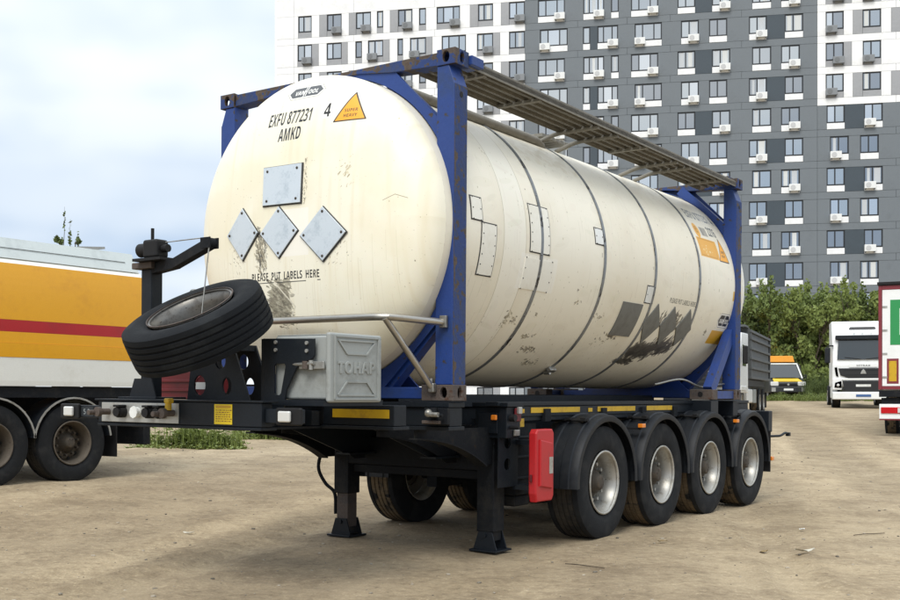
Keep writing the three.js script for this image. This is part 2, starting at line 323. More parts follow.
  const GA = [[26.13, 28.82, 3, 1], [30.67, 32.72, 3, 1], [33.42, 34.17, 1, 0], [35.38, 38.01, 3, 1], [39.9, 41.58, 2, 0], [41.58, 43.2, 'd'], [43.2, 44.91, 2, 1], [46.99, 48.77, 2, 0], [49.7, 51.43, 2, 1]];
  const GB = [[26.33, 29.1, 3, -1], [30.64, 31.34, 1, 0], [31.34, 32.08, 'd'], [32.08, 34.1, 3, 1], [35.74, 38.37, 3, -1], [40.23, 41.93, 2, 1], [42.92, 44.63, 2, 0], [46.7, 48.36, 2, 1], [48.36, 50.04, 'd'], [50.04, 51.74, 2, 0]];
  const RA = [[53.91, 55.56, 2, 0], [55.56, 57.32, 'd'], [57.32, 59.0, 2, -1], [61.2, 62.9, 2, 0], [64, 65.6, 2, 1]], RB = [[54.22, 55.92, 2, -1], [56.96, 58.64, 2, 0], [60.9, 62.6, 2, 1], [64, 65.6, 2, 0]];
  const RWA = [[53.82, 55.47, 2, 1, 'w'], [55.47, 56.2, 'm'], [57.2, 58.86, 2, -1, 'w'], [61, 62.6, 2, 0, 'w'], [64, 65.6, 2, 1, 'w']], RWB = [[53.82, 55.47, 2, -1, 'w'], [56.3, 57.18, 'm'], [57.18, 58.86, 2, 0, 'w'], [59.76, 61, 'm'], [61, 62.6, 2, 0, 'w'], [64, 65.6, 2, 1, 'w']];
  const cuts = [U0, .4, 6.9, 15.5, 24.83, 30.1, 35.0, 39.2, 46.0, 53.05, 60.2, U1];
  const low = []; let nPanel = 0;
  function panel(u0, u1, y0, y1, mat) {
    const g = .012; if (u1 - u0 < .1) return;
    if (nPanel++ < 296) put('facade_panel', u1 - u0 - 2 * g, y1 - y0 - 2 * g, .22, (u0 + u1) / 2, (y0 + y1) / 2, -.115, mat);
    else (low[mat.uuid] ??= { mat, l: [] }).l.push(bx(u0 + g, u1 - g, y0 + g, y1 - g, -.225, -.005));
  }
  for (let k = 0; k <= 13; k++) {
    const yt = T0 - PITCH * k, even = k % 2 === 0, whiteRight = k <= 3;
    const ops = [...(even ? WA : WB), ...(even ? GA : GB), ...(whiteRight ? (even ? RWA : RWB) : (even ? RA : RB))];
    const sec = (u) => u < 24.82 ? P.white : u < 53.04 ? P.grey : whiteRight ? P.white : P.grey;
    // storey band of piers
    let c = U0;
    const pier = (a, b) => { const s = [a, ...cuts.filter(q => q > a + .25 && q < b - .25 && (Math.abs(q - 24.83) < .1 || Math.abs(q - 53.05) < .1 || q === .4)), b]; for (let i = 0; i < s.length - 1; i++) panel(s[i], s[i + 1], yt - 2.32, yt, sec((s[i] + s[i + 1]) / 2)); };
    for (const o of ops) {
      pier(c, o[0]); c = o[1];
      if (o[2] === 'd') { panel(o[0], o[1], yt - 2.32, yt, P.dark); continue; }
      if (o[2] === 'm') { panel(o[0], o[1], yt - 2.32, yt, P.mid); continue; }
      const w = o[4] === 'w';
      window_(o[0], o[1], yt, o[2], (k + o[0]) % 2 < 1);
      put('apron_panel', o[1] - o[0] - .03, .57, .19, (o[0] + o[1]) / 2, yt - 2.02, w ? -.125 : -.07, w ? P.mid : P.bright);
      if (o[3]) ac(o[3] > 0 ? o[1] - .5 : o[0] + .5, yt - 1.78 - (w ? 0 : .05), w);
    }
    pier(c, U1);
    for (let i = 0; i < cuts.length - 1; i++) panel(cuts[i], cuts[i + 1], yt - PITCH, yt - 2.32, sec((cuts[i] + cuts[i + 1]) / 2));
    if (k === 0) for (let i = 0; i < cuts.length - 1; i++) panel(cuts[i], cuts[i + 1], yt, TOP, sec((cuts[i] + cuts[i + 1]) / 2));
  }
  for (const k of Object.keys(low)) { const m = obj('lower_panels', low[k].l, low[k].mat, B); m.userData.kind = 'stuff'; }
}

// ------------------------------------------------------------------ trees and weeds
const leafMats = [[.115, .155, .034], [.15, .19, .042], [.085, .12, .03]].map(([r, g, b]) => new THREE.MeshPhysicalMaterial({ color: lin(r * 1.25, g * 1.25, b * 1.25), roughness: .8, transmission: .22, thickness: 0, side: THREE.DoubleSide }));
const bark = std({ map: rep(worn([88, 78, 66], [66, 58, 48], [50, 44, 38], .3, 401), 1.5), roughness: .95 });
function leafCloud(centres, n, size, seedv, elong = 1.6, up = .3) {
  const s0 = seed; seed = seedv; const pos = [], nor = []; const q = new THREE.Quaternion(), e = new THREE.Euler(), v = V3();
  let tot = 0; centres.forEach(c => tot += c[3] * c[3]);
  for (const [cx, cy, cz, r, ry] of centres) {
    const m = Math.round(n * r * r / tot);
    for (let i = 0; i < m; i++) {
      const a = rr(0, 6.283), b = Math.acos(rr(-1, 1)), d = Math.pow(rnd(), .45);
      const px = cx + Math.cos(a) * Math.sin(b) * d * r, py = cy + Math.cos(b) * d * (ry ?? r), pz = cz + Math.sin(a) * Math.sin(b) * d * r;
      const s = size * rr(.6, 1.3); q.setFromEuler(e.set(rr(-1.2, 1.2), rr(0, 6.28), rr(-1.2, 1.2)));
      const P = [[-.5, 0, 0], [0, elong * .5, .08], [.5, 0, 0], [0, -elong * .5, .08]].map(([x, y, z]) => v.set(x * s, y * s, z * s).applyQuaternion(q).clone().add(V3(px, py, pz)));
      for (const k of [0, 2, 1, 0, 3, 2]) pos.push(P[k].x, P[k].y, P[k].z);
    }
  }
  seed = s0; const g = new THREE.BufferGeometry(); g.setAttribute('position', new THREE.Float32BufferAttribute(pos, 3)); g.computeVertexNormals(); return g;
}
function makeTreeGeo(h, w, seedv, nLeaf, leaf, shoots) {
  const s0 = seed; seed = seedv; const limbs = [], cl = [];
  const nT = 3 + Math.floor(rnd() * 3);
  for (let i = 0; i < nT; i++) {
    const a = i / nT * 6.28 + rr(-.4, .4), tx = Math.cos(a) * w * rr(.25, .5), tz = Math.sin(a) * w * rr(.25, .5), th = h * rr(.7, .95);
    const P = []; for (let k = 0; k <= 6; k++) { const t = k / 6; P.push(V3(tx * Math.pow(t, 1.3) + rr(-.08, .08) * t, th * t, tz * Math.pow(t, 1.3) + rr(-.08, .08) * t)); }
    limbs.push(tubeAlong(P, (t) => .11 * (1 - t * .85) * h / 7, 6));
    for (let k = 0; k < 14; k++) { // side boughs and the clumps they carry
      const t = rr(.22, 1), bx_ = tx * Math.pow(t, 1.3), bz = tz * Math.pow(t, 1.3), by = th * t, aa = rr(0, 6.28), bl = w * rr(.12, .34) * (1.15 - t * .5);
      const ex = bx_ + Math.cos(aa) * bl, ez = bz + Math.sin(aa) * bl, ey = by + bl * rr(.2, .8);
      limbs.push(tubeAlong([V3(bx_, by, bz), V3((bx_ + ex) / 2, (by + ey) / 2 - .05, (bz + ez) / 2), V3(ex, ey, ez)], (q) => .03 * (1 - q * .7), 5));
      cl.push([ex, ey, ez, w * rr(.05, .13), w * rr(.07, .17)]);
    }
    for (let k = 0; k < shoots; k++) { const q = rr(.7, 1.05), sx = tx * q + rr(-.4, .4) * w * .3, sy = th * rr(.82, 1.0) + h * rr(0, .12), sz = tz * q + rr(-.4, .4) * w * .3, sh = h * rr(.07, .13), t0 = rr(.6, .8); cl.push([sx, sy, sz, w * rr(.03, .06), sh]); limbs.push(tubeAlong([V3(tx * Math.pow(t0, 1.3), th * t0, tz * Math.pow(t0, 1.3)), V3(sx * .95, sy - sh * .6, sz * .95), V3(sx, sy + sh * .9, sz)], (v) => .022 * (1 - v * .8), 5)); }
  }
  for (let k = 0; k < 10; k++) cl.push([rr(-.45, .45) * w, h * rr(.08, .3), rr(-.45, .45) * w, w * rr(.12, .2), w * rr(.1, .16)]);
  seed = s0; return { wood: metric(merge(limbs)), leaves: leafCloud(cl, nLeaf, leaf, seedv + 5) };
}
const treeKinds = [makeTreeGeo(7.0, 4.6, 501, 16000, .15, 7), makeTreeGeo(6.5, 4.2, 601, 15000, .14, 6), makeTreeGeo(6.0, 4.4, 701, 14000, .15, 8)];
function tree(kind, x, z, sc, turn, mat, label, group) {
  const t = thing('leafy_tree', label, 'tree', [x, groundH(x, z) - .05, z], turn, group);
  for (const [n, g, m] of [['trunk', treeKinds[kind].wood, bark], ['crown', treeKinds[kind].leaves, leafMats[mat]]]) { const k = new THREE.Mesh(g, m); k.name = n; k.castShadow = k.receiveShadow = true; k.scale.setScalar(sc); t.add(k); }
  return t;
}
// ------------------------------------------------------------------ tank container
const TILT = -.009, PY = .0108;                       // the trailer leans slightly with the ground
const YB = 1.275, HC = 2.591, LC = 6.0, WC = 1.219, R = 1.205, YC = 2.6;
const domeZ = (r) => .08 + .38 * Math.pow(Math.max(0, 1 - Math.pow(Math.min(1, r / R), 2.6)), 1 / 2.6);
const letter = (x, s, px, py, size, o = {}) => { x.save(); x.translate(px, py); if (o.rot) x.rotate(o.rot); x.transform(o.sx ?? 1, 0, o.skew ?? 0, 1, 0, 0); x.font = `${o.weight ?? 'bold'} ${size}px ${o.font ?? 'sans-serif'}`; x.textAlign = o.align ?? 'left'; x.textBaseline = o.base ?? 'alphabetic'; x.fillStyle = o.fill ?? '#26282a'; x.fillText(s, 0, 0); x.restore(); };
function smear(x, cx, cy, w, h, n, cols, seedv, len = [4, 26], ang = 0) { // torn film and scuffs
  const s0 = seed; seed = seedv;
  for (let i = 0; i < n; i++) {
    const px = cx + (rnd() + rnd() - 1) * w, py = cy + (rnd() + rnd() - 1) * h, l = rr(len[0], len[1]), a = ang + rr(-.5, .5);
    x.fillStyle = cols[Math.floor(rnd() * cols.length)]; x.globalAlpha = rr(.35, .9); x.beginPath();
    const m = 6; for (let k = 0; k < m; k++) { const t = k / m * 6.283, q = l * rr(.3, 1), X = Math.cos(t) * q, Y = Math.sin(t) * q * rr(.15, .5); const rx = X * Math.cos(a) - Y * Math.sin(a), ry = X * Math.sin(a) + Y * Math.cos(a); k ? x.lineTo(px + rx, py + ry) : x.moveTo(px + rx, py + ry); }
    x.fill();
  }
  x.globalAlpha = 1; seed = s0;
}
function speck(x, w, h, n, cols, seedv, smin, smax) { const s0 = seed; seed = seedv; for (let i = 0; i < n; i++) { x.fillStyle = cols[Math.floor(rnd() * cols.length)]; x.globalAlpha = rr(.15, .7); const s = rr(smin, smax) * (rnd() < .1 ? 2 : 1); x.fillRect(rnd() * w, rnd() * h, s, s * rr(.6, 2)); } x.globalAlpha = 1; seed = s0; }
function creamBase(x, w, h, c0, c1, c2, z, streakX) { // paint with drips and mottled film, drawn at low size then scaled
  const lw = 256, lh = 256, c = document.createElement('canvas'); c.width = lw; c.height = lh; const k = c.getContext('2d'), im = k.createImageData(lw, lh);
  for (let j = 0; j < lh; j++) for (let i = 0; i < lw; i++) {
    const a = fbm(i / lw * 6, j / lh * 6, 5, z, 6), b = streakX ? fbm(i / lw * 60, j / lh * 4, 4, z + 5, 0) : fbm(i / lw * 10, j / lh * 10, 4, z + 5, 10);
    let q = mixc(c0, c1, sstep(.4, .75, a)); q = mixc(q, c2, sstep(.52, .85, b) * .5); const o = (j * lw + i) * 4; im.data[o] = q[0]; im.data[o + 1] = q[1]; im.data[o + 2] = q[2]; im.data[o + 3] = 255;
  }
  k.putImageData(im, 0, 0); x.imageSmoothingEnabled = true; x.drawImage(c, 0, 0, w, h);
}
function badge(x, cx, cy, w, h, fg = '#55585c') { // maker's lozenge
  x.save(); x.translate(cx, cy); x.beginPath(); const a = w / 2, b = h / 2, c = h * .45; x.moveTo(-a, 0); x.lineTo(-a + c, -b); x.lineTo(a - c, -b); x.lineTo(a, 0); x.lineTo(a - c, b); x.lineTo(-a + c, b); x.closePath();
  x.fillStyle = '#f1efe8'; x.fill(); x.lineWidth = h * .05; x.strokeStyle = '#9b9c9c'; x.stroke(); x.scale(.9, .78); x.beginPath(); x.moveTo(-a, 0); x.lineTo(-a + c, -b); x.lineTo(a - c, -b); x.lineTo(a, 0); x.lineTo(a - c, b); x.lineTo(-a + c, b); x.closePath(); x.fillStyle = fg; x.fill();
  x.restore(); letter(x, 'VAN', cx - w * .03, cy + h * .2, h * .46, { fill: '#f4f4f0', align: 'right', skew: -.2 }); letter(x, 'OOL', cx + w * .06, cy + h * .2, h * .46, { fill: '#f4f4f0', align: 'left', skew: -.2 });
  x.save(); x.translate(cx + w * .01, cy); x.transform(1, 0, -.25, 1, 0, 0); x.fillStyle = '#f4f4f0'; x.fillRect(-w * .04, -h * .42, w * .022, h * .84); x.fillRect(w * .012, -h * .5, w * .022, h * .84); x.fillRect(-w * .04, -h * .05, w * .075, h * .08); x.restore();
}
function warnTri(x, cx, cy, s, l1, l2) {
  x.beginPath(); x.moveTo(cx, cy - s * .55); x.lineTo(cx + s * .6, cy + s * .45); x.lineTo(cx - s * .6, cy + s * .45); x.closePath(); x.fillStyle = '#f0a92c'; x.fill(); x.lineWidth = s * .045; x.lineJoin = 'round'; x.strokeStyle = '#3a3026'; x.stroke();
  letter(x, l1, cx, cy + s * .14, s * .15, { align: 'center', fill: '#5a4424', sx: 1.1 }); letter(x, l2, cx, cy + s * .33, s * .15, { align: 'center', fill: '#5a4424', sx: 1.1 });
}
const endTex = canvasTex(2048, 2048, (x, w, h) => {
  creamBase(x, w, h, [242, 237, 218], [237, 230, 206], [230, 220, 192], 801, true);
  speck(x, w, h, 1500, ['#8f8468', '#a79a78', '#6d6652'], 811, 1, 3);
  const S = 2048 / 2.44, X = (m) => 1024 + m * S, Y = (m) => 1024 - m * S;
  // scuffs round the placards
  smear(x, X(.17), Y(.33), 22, 190, 70, ['#b5a98c', '#8d836c', '#5a554a'], 821, [3, 18], 1.5);
  smear(x, X(-.28), Y(-.2), 60, 130, 300, ['#4a4842', '#77705f', '#a39a82'], 823, [4, 30], 1.2);
  smear(x, X(.45), Y(-.2), 150, 130, 60, ['#b9ad90', '#8f866e', '#5d584d'], 825, [3, 20], -.8);
  smear(x, X(-.55), Y(-.2), 100, 160, 80, ['#b0a48a', '#8a806a', '#6a6353'], 827, [3, 16], 1.2);
  smear(x, X(.55), Y(.36), 90, 110, 40, ['#cabf9f', '#a3977a'], 829, [2, 24], -.7);
  x.fillStyle = '#f6f3e8'; x.globalAlpha = .8; x.fillRect(X(-.1), Y(.12), 260, 300); x.globalAlpha = 1;
  // torn patch under the label line
  smear(x, X(-.09), Y(-.58), 105, 150, 260, ['#8d8776', '#9d9885', '#857f6e'], 836, [26, 60], .4); smear(x, X(-.1), Y(-.57), 120, 150, 520, ['#7c7668', '#94907f', '#a9a491', '#6a6558', '#b8b3a0'], 831, [8, 40], .4);
  smear(x, X(-.04), Y(-.72), 90, 60, 120, ['#6b675b', '#8b8676', '#4e4b43'], 833, [6, 26], .2);
  x.strokeStyle = '#d9d4c2'; x.lineWidth = 9; x.beginPath(); x.moveTo(X(-.15), Y(-.42)); x.lineTo(X(.06), Y(-.62)); x.lineTo(X(-.04), Y(-.78)); x.stroke();
  smear(x, X(-.3), Y(-.05), 26, 60, 60, ['#3c3a36', '#6a6558'], 835, [4, 22], 1.3);
  // faint vertical drips low down
  { const s0 = seed; seed = 5; for (let i = 0; i < 90; i++) { x.fillStyle = '#a4936a'; x.globalAlpha = rr(.04, .12); const px = rr(200, 1850), py = rr(1100, 1700); x.fillRect(px, py, rr(2, 7), rr(80, 380)); } x.globalAlpha = 1; seed = s0; }
  badge(x, X(.06), Y(1.035), .37 * S, .105 * S);
  letter(x, 'EXFU 877231', X(-.275), Y(.785), .142 * S, { sx: .535, skew: -.1, fill: '#2c2e30' });
  x.fillStyle = '#f8f6ee'; x.fillRect(X(.285), Y(.915), .085 * S, .13 * S); letter(x, '4', X(.293), Y(.795), .15 * S, { sx: .75, fill: '#222' });
  letter(x, 'AMKD', X(-.14), Y(.655), .138 * S, { sx: .58, skew: -.08, fill: '#2c2e30' });
  warnTri(x, X(.53), Y(.845), .222 * S, 'SUPER', 'HEAVY');
  letter(x, 'PLEASE  PUT  LABELS  HERE', X(-.395), Y(-.41), .084 * S, { sx: .66, fill: '#1f1f1f' });
  x.fillStyle = '#3a3a38'; x.fillRect(X(-.33), Y(-.425), .18 * S, 5); x.fillRect(X(-.12), Y(-.427), .3 * S, 5); x.fillRect(X(.29), Y(-.425), .03 * S, 5);
  { const s0 = seed; seed = 15; for (let i = 0; i < 26; i++) { x.fillStyle = '#ece5d0'; x.globalAlpha = .85; x.fillRect(X(rr(-.39, .33)), Y(rr(-.425, -.35)), rr(3, 9), rr(3, 14)); } x.globalAlpha = 1; seed = s0; }
  x.strokeStyle = '#8c8068'; x.lineWidth = 3; x.beginPath(); x.moveTo(X(.86), Y(.12)); x.lineTo(X(.95), Y(.16)); x.lineTo(X(1.04), Y(.13)); x.stroke();
});
const shellTex = canvasTex(2048, 2048, (x, w, h) => {
  const X = (z) => (.08 - z) / 6.16 * 2048, Y = (d) => 1024 - d / 360 * 2048, SX = 2048 / 6.16, SY = 2048 / (2 * Math.PI * R);
  creamBase(x, w, h, [234, 229, 213], [226, 219, 200], [216, 208, 188], 841, false);
  const band = (z0, z1, col) => { x.fillStyle = col; x.fillRect(X(z0), 0, X(z1) - X(z0), h); };
  x.globalAlpha = .75; band(-.72, -1.06, '#eceade'); x.globalAlpha = 1; x.fillStyle = '#b5ae98'; x.fillRect(X(-.72), 0, 2, h); x.fillRect(X(-1.06), 0, 2, h);
  for (const [z0, z1] of [[-1.0, -1.6]]) { x.globalAlpha = .5; x.fillStyle = '#efede6'; x.fillRect(X(z0), Y(-6), X(z1) - X(z0), Y(-20) - Y(-6)); x.globalAlpha = 1; }
  speck(x, w, h, 2200, ['#8d8468', '#a59a7d', '#6a6454'], 851, 1, 3);
  { // smudges and runs
    const s0 = seed; seed = 61; for (let i = 0; i < 500; i++) { const d = rr(-70, 80), z = rr(0, -6.1); x.fillStyle = rnd() < .5 ? '#b3a98f' : '#a39a84'; x.globalAlpha = rr(.02, .07); x.beginPath(); x.ellipse(X(z), Y(d), rr(8, 50), rr(3, 14), rr(-.4, .4), 0, 6.3); x.fill(); } 
    for (let i = 0; i < 420; i++) { const z = rr(0, -6.1), d = rr(70, -60); x.fillStyle = '#8a806a'; x.globalAlpha = rr(.04, .16); x.fillRect(X(z), Y(d), rr(1, 3), rr(10, 70)); }
    for (let i = 0; i < 160; i++) { const d = rr(38, 66), z = rr(-1.4, -2.4); x.fillStyle = '#b9a988'; x.globalAlpha = rr(.05, .16); x.beginPath(); x.ellipse(X(z), Y(d), rr(4, 26), rr(3, 12), rr(-.6, .6), 0, 6.3); x.fill(); }
    x.globalAlpha = 1; seed = s0; }
  // chips, dents and scrapes
  for (const [z, d, ww, hh, n, sd] of [[-1.2, -33, 24, 14, 26, 71], [-1.75, -47, 60, 14, 60, 72], [-1.55, -40, 50, 8, 30, 73], [-2.0, -55, 60, 16, 50, 74], [-2.6, -27, 60, 14, 24, 75], [-2.9, -38, 60, 26, 30, 76], [-2.1, -22, 26, 8, 8, 77], [-4.5, -40, 40, 14, 26, 78], [-5.7, -34, 30, 10, 14, 79], [-5.25, -27, 14, 18, 30, 80], [-1.5, -30, 8, 6, 6, 81], [-2.05, -17, 5, 5, 4, 82]])
    smear(x, X(z), Y(d), ww, hh, n, ['#6a6456', '#8d856f', '#3f3c36', '#a69c84'], sd, [2, 12], .1);
  smear(x, X(-1.07), Y(-33), 18, 26, 40, ['#7a7464', '#99917c'], 83, [3, 10], .2);
  // black torn film round the side placards
  smear(x, X(-3.9), Y(-43), 110, 34, 420, ['#2c2b29', '#3d3b38', '#55524b'], 91, [5, 30], -.35); smear(x, X(-4.3), Y(-39), 110, 34, 420, ['#2c2b29', '#3d3b38', '#4b4844'], 92, [5, 26], -.6);
  smear(x, X(-3.75), Y(-50), 80, 16, 160, ['#35332f', '#55524b'], 93, [4, 22], 0); smear(x, X(-4.2), Y(-25), 110, 30, 200, ['#3d3b38', '#2c2b29', '#6d685c'], 94, [4, 20], -.8);
  smear(x, X(-3.05), Y(-36), 44, 10, 30, ['#4d4942', '#77705f'], 95, [3, 18], 0);
  letter(x, 'PLEASE PUT LABELS HERE', X(-4.03), Y(-15), 20, { sx: .95, fill: '#5a5a54' });
  letter(x, 'EXFU 877231  4', X(-4.95), Y(36.5), 52, { sx: .74, fill: '#5f666e' });
  x.fillStyle = '#e2a83a'; x.beginPath(); x.arc(X(-4.98), Y(28), 26, 0, 6.3); x.fill(); letter(x, 'e', X(-4.98), Y(26.4), 44, { align: 'center', fill: '#b07a1c' });
  { const s0 = seed; seed = 41; let c = X(-5.1); x.fillStyle = '#3a3c3e'; while (c < X(-5.28)) { const q = rr(2, 6); x.fillRect(c, Y(31), q, Y(25.5) - Y(31)); c += q + rr(2, 5); } seed = s0; }
  letter(x, '22T6', X(-5.33), Y(26.8), 46, { sx: .8, fill: '#54585c' });
  x.fillStyle = '#e0a636'; x.fillRect(X(-4.86), Y(23.5), X(-5.42) - X(-4.86), Y(12.5) - Y(23.5)); { x.strokeStyle = '#c28a25'; x.lineWidth = 3; x.strokeRect(X(-4.9), Y(22.8), .46 * SX, 54); smear(x, X(-5.1), Y(17), 60, 20, 26, ['#d29a30', '#efd29a', '#e9dfc4'], 98, [3, 12], 0); }
  warnTri(x, X(-5.56), Y(18.5), 78, '', '');
  letter(x, 'SUPER', X(-5.56), Y(17), 12, { align: 'center', fill: '#5a4424' }); letter(x, 'HEAVY', X(-5.56), Y(14.8), 12, { align: 'center', fill: '#5a4424' });
  x.fillStyle = '#d8b04e'; x.fillRect(X(-5.78), Y(-3), 24, 30);
  badge(x, X(-5.66), Y(-20), .38 * SX, 44, '#2b2b2b');
  x.fillStyle = '#d2a02c'; x.fillRect(X(-5.42), Y(-26), X(-5.95) - X(-5.42), 46);
});
const C = new THREE.Group(); C.name = 'tank_container'; C.position.set(0, PY, 0); C.rotation.z = TILT; scene.add(C);
tag(C, 'cream cylindrical tank container in blue steel end frames on the trailer', 'tank container');
M.shell = std({ map: shellTex, roughness: .40, bumpMap: null });
M.end = std({ map: endTex, roughness: .40 });
M.band = std({ map: rep(worn([128, 132, 136], [84, 84, 82], [58, 56, 54], .34, 861), 2), roughness: .42, metalness: .5 });
M.creamPlain = std({ map: rep(worn([232, 230, 220], [220, 216, 202], [190, 184, 168], .1, 865), 1.5), roughness: .42 });
M.seam = std({ color: lin(.05, .05, .05), roughness: .8 });
M.sidePlacard = std({ map: rep(worn([112, 113, 110], [92, 92, 88], [66, 64, 60], .2, 871), 3), roughness: .6, metalness: .2 });
{ // barrel: a long lined shell, very slightly dented between the straps
  const NZ = 90, NA = 120, pos = [], uv = [], idx = [];
  for (let i = 0; i <= NZ; i++) for (let k = 0; k <= NA; k++) {
    const z = .08 - 6.16 * i / NZ, d = -180 + 360 * k / NA, a = d * Math.PI / 180;
    const dent = (fbm(z * 1.1 + 40, d / 22 + 40, 3, 881) - .5) * .006 * sstep(.06, -.2, z);
    const r = R + dent; pos.push(r * Math.cos(a), YC + r * Math.sin(a), z); uv.push((.08 - z) / 6.16, (d + 180) / 360);
  }
  for (let i = 0; i < NZ; i++) for (let k = 0; k < NA; k++) { const o = i * (NA + 1) + k; idx.push(o, o + NA + 1, o + 1, o + 1, o + NA + 1, o + NA + 2); }
  const g = new THREE.BufferGeometry(); g.setAttribute('position', new THREE.Float32BufferAttribute(pos, 3)); g.setAttribute('uv', new THREE.Float32BufferAttribute(uv, 2)); g.setIndex(idx); g.computeVertexNormals();
  obj('tank_barrel', [g], M.shell, C, true);
  for (const rear of [0, 1]) {
    const P = [], U = [], I = [], NR = 34;
    for (let i = 0; i <= NR; i++) for (let k = 0; k <= 96; k++) {
      const t = i / NR, r = R * Math.sin(t * Math.PI / 2), a = k / 96 * 2 * Math.PI, z = domeZ(r) + (fbm(r * Math.cos(a) * 1.5 + 9, r * Math.sin(a) * 1.5 + 9, 2, 887) - .5) * .006 * (1 - t);
      P.push(r * Math.cos(a) * (rear ? -1 : 1), YC + r * Math.sin(a), rear ? -6.0 - z : z); U.push(.5 + r * Math.cos(a) / 2.44, .5 + r * Math.sin(a) / 2.44);
    }
    for (let i = 0; i < NR; i++) for (let k = 0; k < 96; k++) { const o = i * 97 + k; I.push(o, o + 97, o + 1, o + 1, o + 97, o + 98); }
    const q = new THREE.BufferGeometry(); q.setAttribute('position', new THREE.Float32BufferAttribute(P, 3)); q.setAttribute('uv', new THREE.Float32BufferAttribute(U, 2)); q.setIndex(I); q.computeVertexNormals();
    obj('tank_end', [q], rear ? M.creamPlain : M.end, C, true);
  }
}
// strips and plates that lie on the round shell
function arcPlate(z0, z1, d0, d1, lift, th, nseg = 10, shape) {
  const pos = [], idx = []; const nz = 6;
  const P = (u, v, r) => { let z = z0 + (z1 - z0) * u, d = d0 + (d1 - d0) * v; if (shape) [z, d] = shape(u, v); const a = d * Math.PI / 180; return [(R + r) * Math.cos(a), YC + (R + r) * Math.sin(a), z]; };
  for (const r of [lift + th, lift - .02]) for (let i = 0; i <= nz; i++) for (let k = 0; k <= nseg; k++) pos.push(...P(i / nz, k / nseg, r));
  const S = (nz + 1) * (nseg + 1), at = (i, k) => i * (nseg + 1) + k;
  for (let i = 0; i < nz; i++) for (let k = 0; k < nseg; k++) idx.push(at(i, k), at(i, k + 1), at(i + 1, k), at(i + 1, k), at(i, k + 1), at(i + 1, k + 1));
  const edge = (a, b) => idx.push(a, a + S, b, b, a + S, b + S);
  for (let i = 0; i < nz; i++) { edge(at(i, 0), at(i + 1, 0)); edge(at(i + 1, nseg), at(i, nseg)); } for (let k = 0; k < nseg; k++) { edge(at(0, k + 1), at(0, k)); edge(at(nz, k), at(nz, k + 1)); }
  const g = new THREE.BufferGeometry(); g.setAttribute('position', new THREE.Float32BufferAttribute(pos, 3)); g.setIndex(idx); return toCreasedNormals(g, .6);
}
const onShell = (z, d, lift = 0) => { const a = d * Math.PI / 180; return [(R + lift) * Math.cos(a), YC + (R + lift) * Math.sin(a), z]; };
const rivet = (z, d, r = .008) => new THREE.SphereGeometry(r, 6, 4).translate(...onShell(z, d, .006));
for (const z of [-1.312, -2.469, -3.596, -4.752]) {
  const s = obj('strap', [arcPlate(z + .02, z - .02, -179.9, 180, .002, .006, 120)], M.band, C);
}
{ // strap buckle on the lower right
  const b = (z, d) => { const g = new RoundedBoxGeometry(.05, .05, .12, 2, .012); g.rotateZ(d * Math.PI / 180); return g.translate(...onShell(z, d, .02)); };
  obj('strap_buckle', [b(-2.469, -58), cylX(.02, .06, ...onShell(-2.45, -60, .03), 10)], M.steel, C);
}
const plates = [[-.26, -.40, 10.4, 2.4, M.creamPlain, 1], [-.40, -.60, 1.6, -17, M.creamPlain, 1], [-1.13, -1.44, 13.6, -4.8, M.creamPlain, 1], [-1.06, -1.52, -7.5, -19.7, M.creamPlain, 0], [-2.29, -2.44, 11.2, 4.6, M.white, 1], [-3.44, -3.62, -9.3, -17, M.white, 1]];
for (const [z0, z1, d0, d1, m, fr] of plates) {
  const p = obj('cover_plate', [arcPlate(z0, z1, d0, d1, .003, .003)], m, C);
  if (fr) obj('sealant', [arcPlate(z0 + .012, z1 - .012, d0 + .5, d1 - .5, .0005, .0015)], M.seam, p);
  const l = []; const n = Math.max(2, Math.round(Math.abs(d1 - d0) / 4)); for (let i = 0; i <= n; i++) { const d = d0 + (d1 - d0) * i / n; l.push(rivet(z0 - .018, d, .006), rivet(z1 + .018, d, .006)); }
  obj('rivets', l, M.seam, p);
}
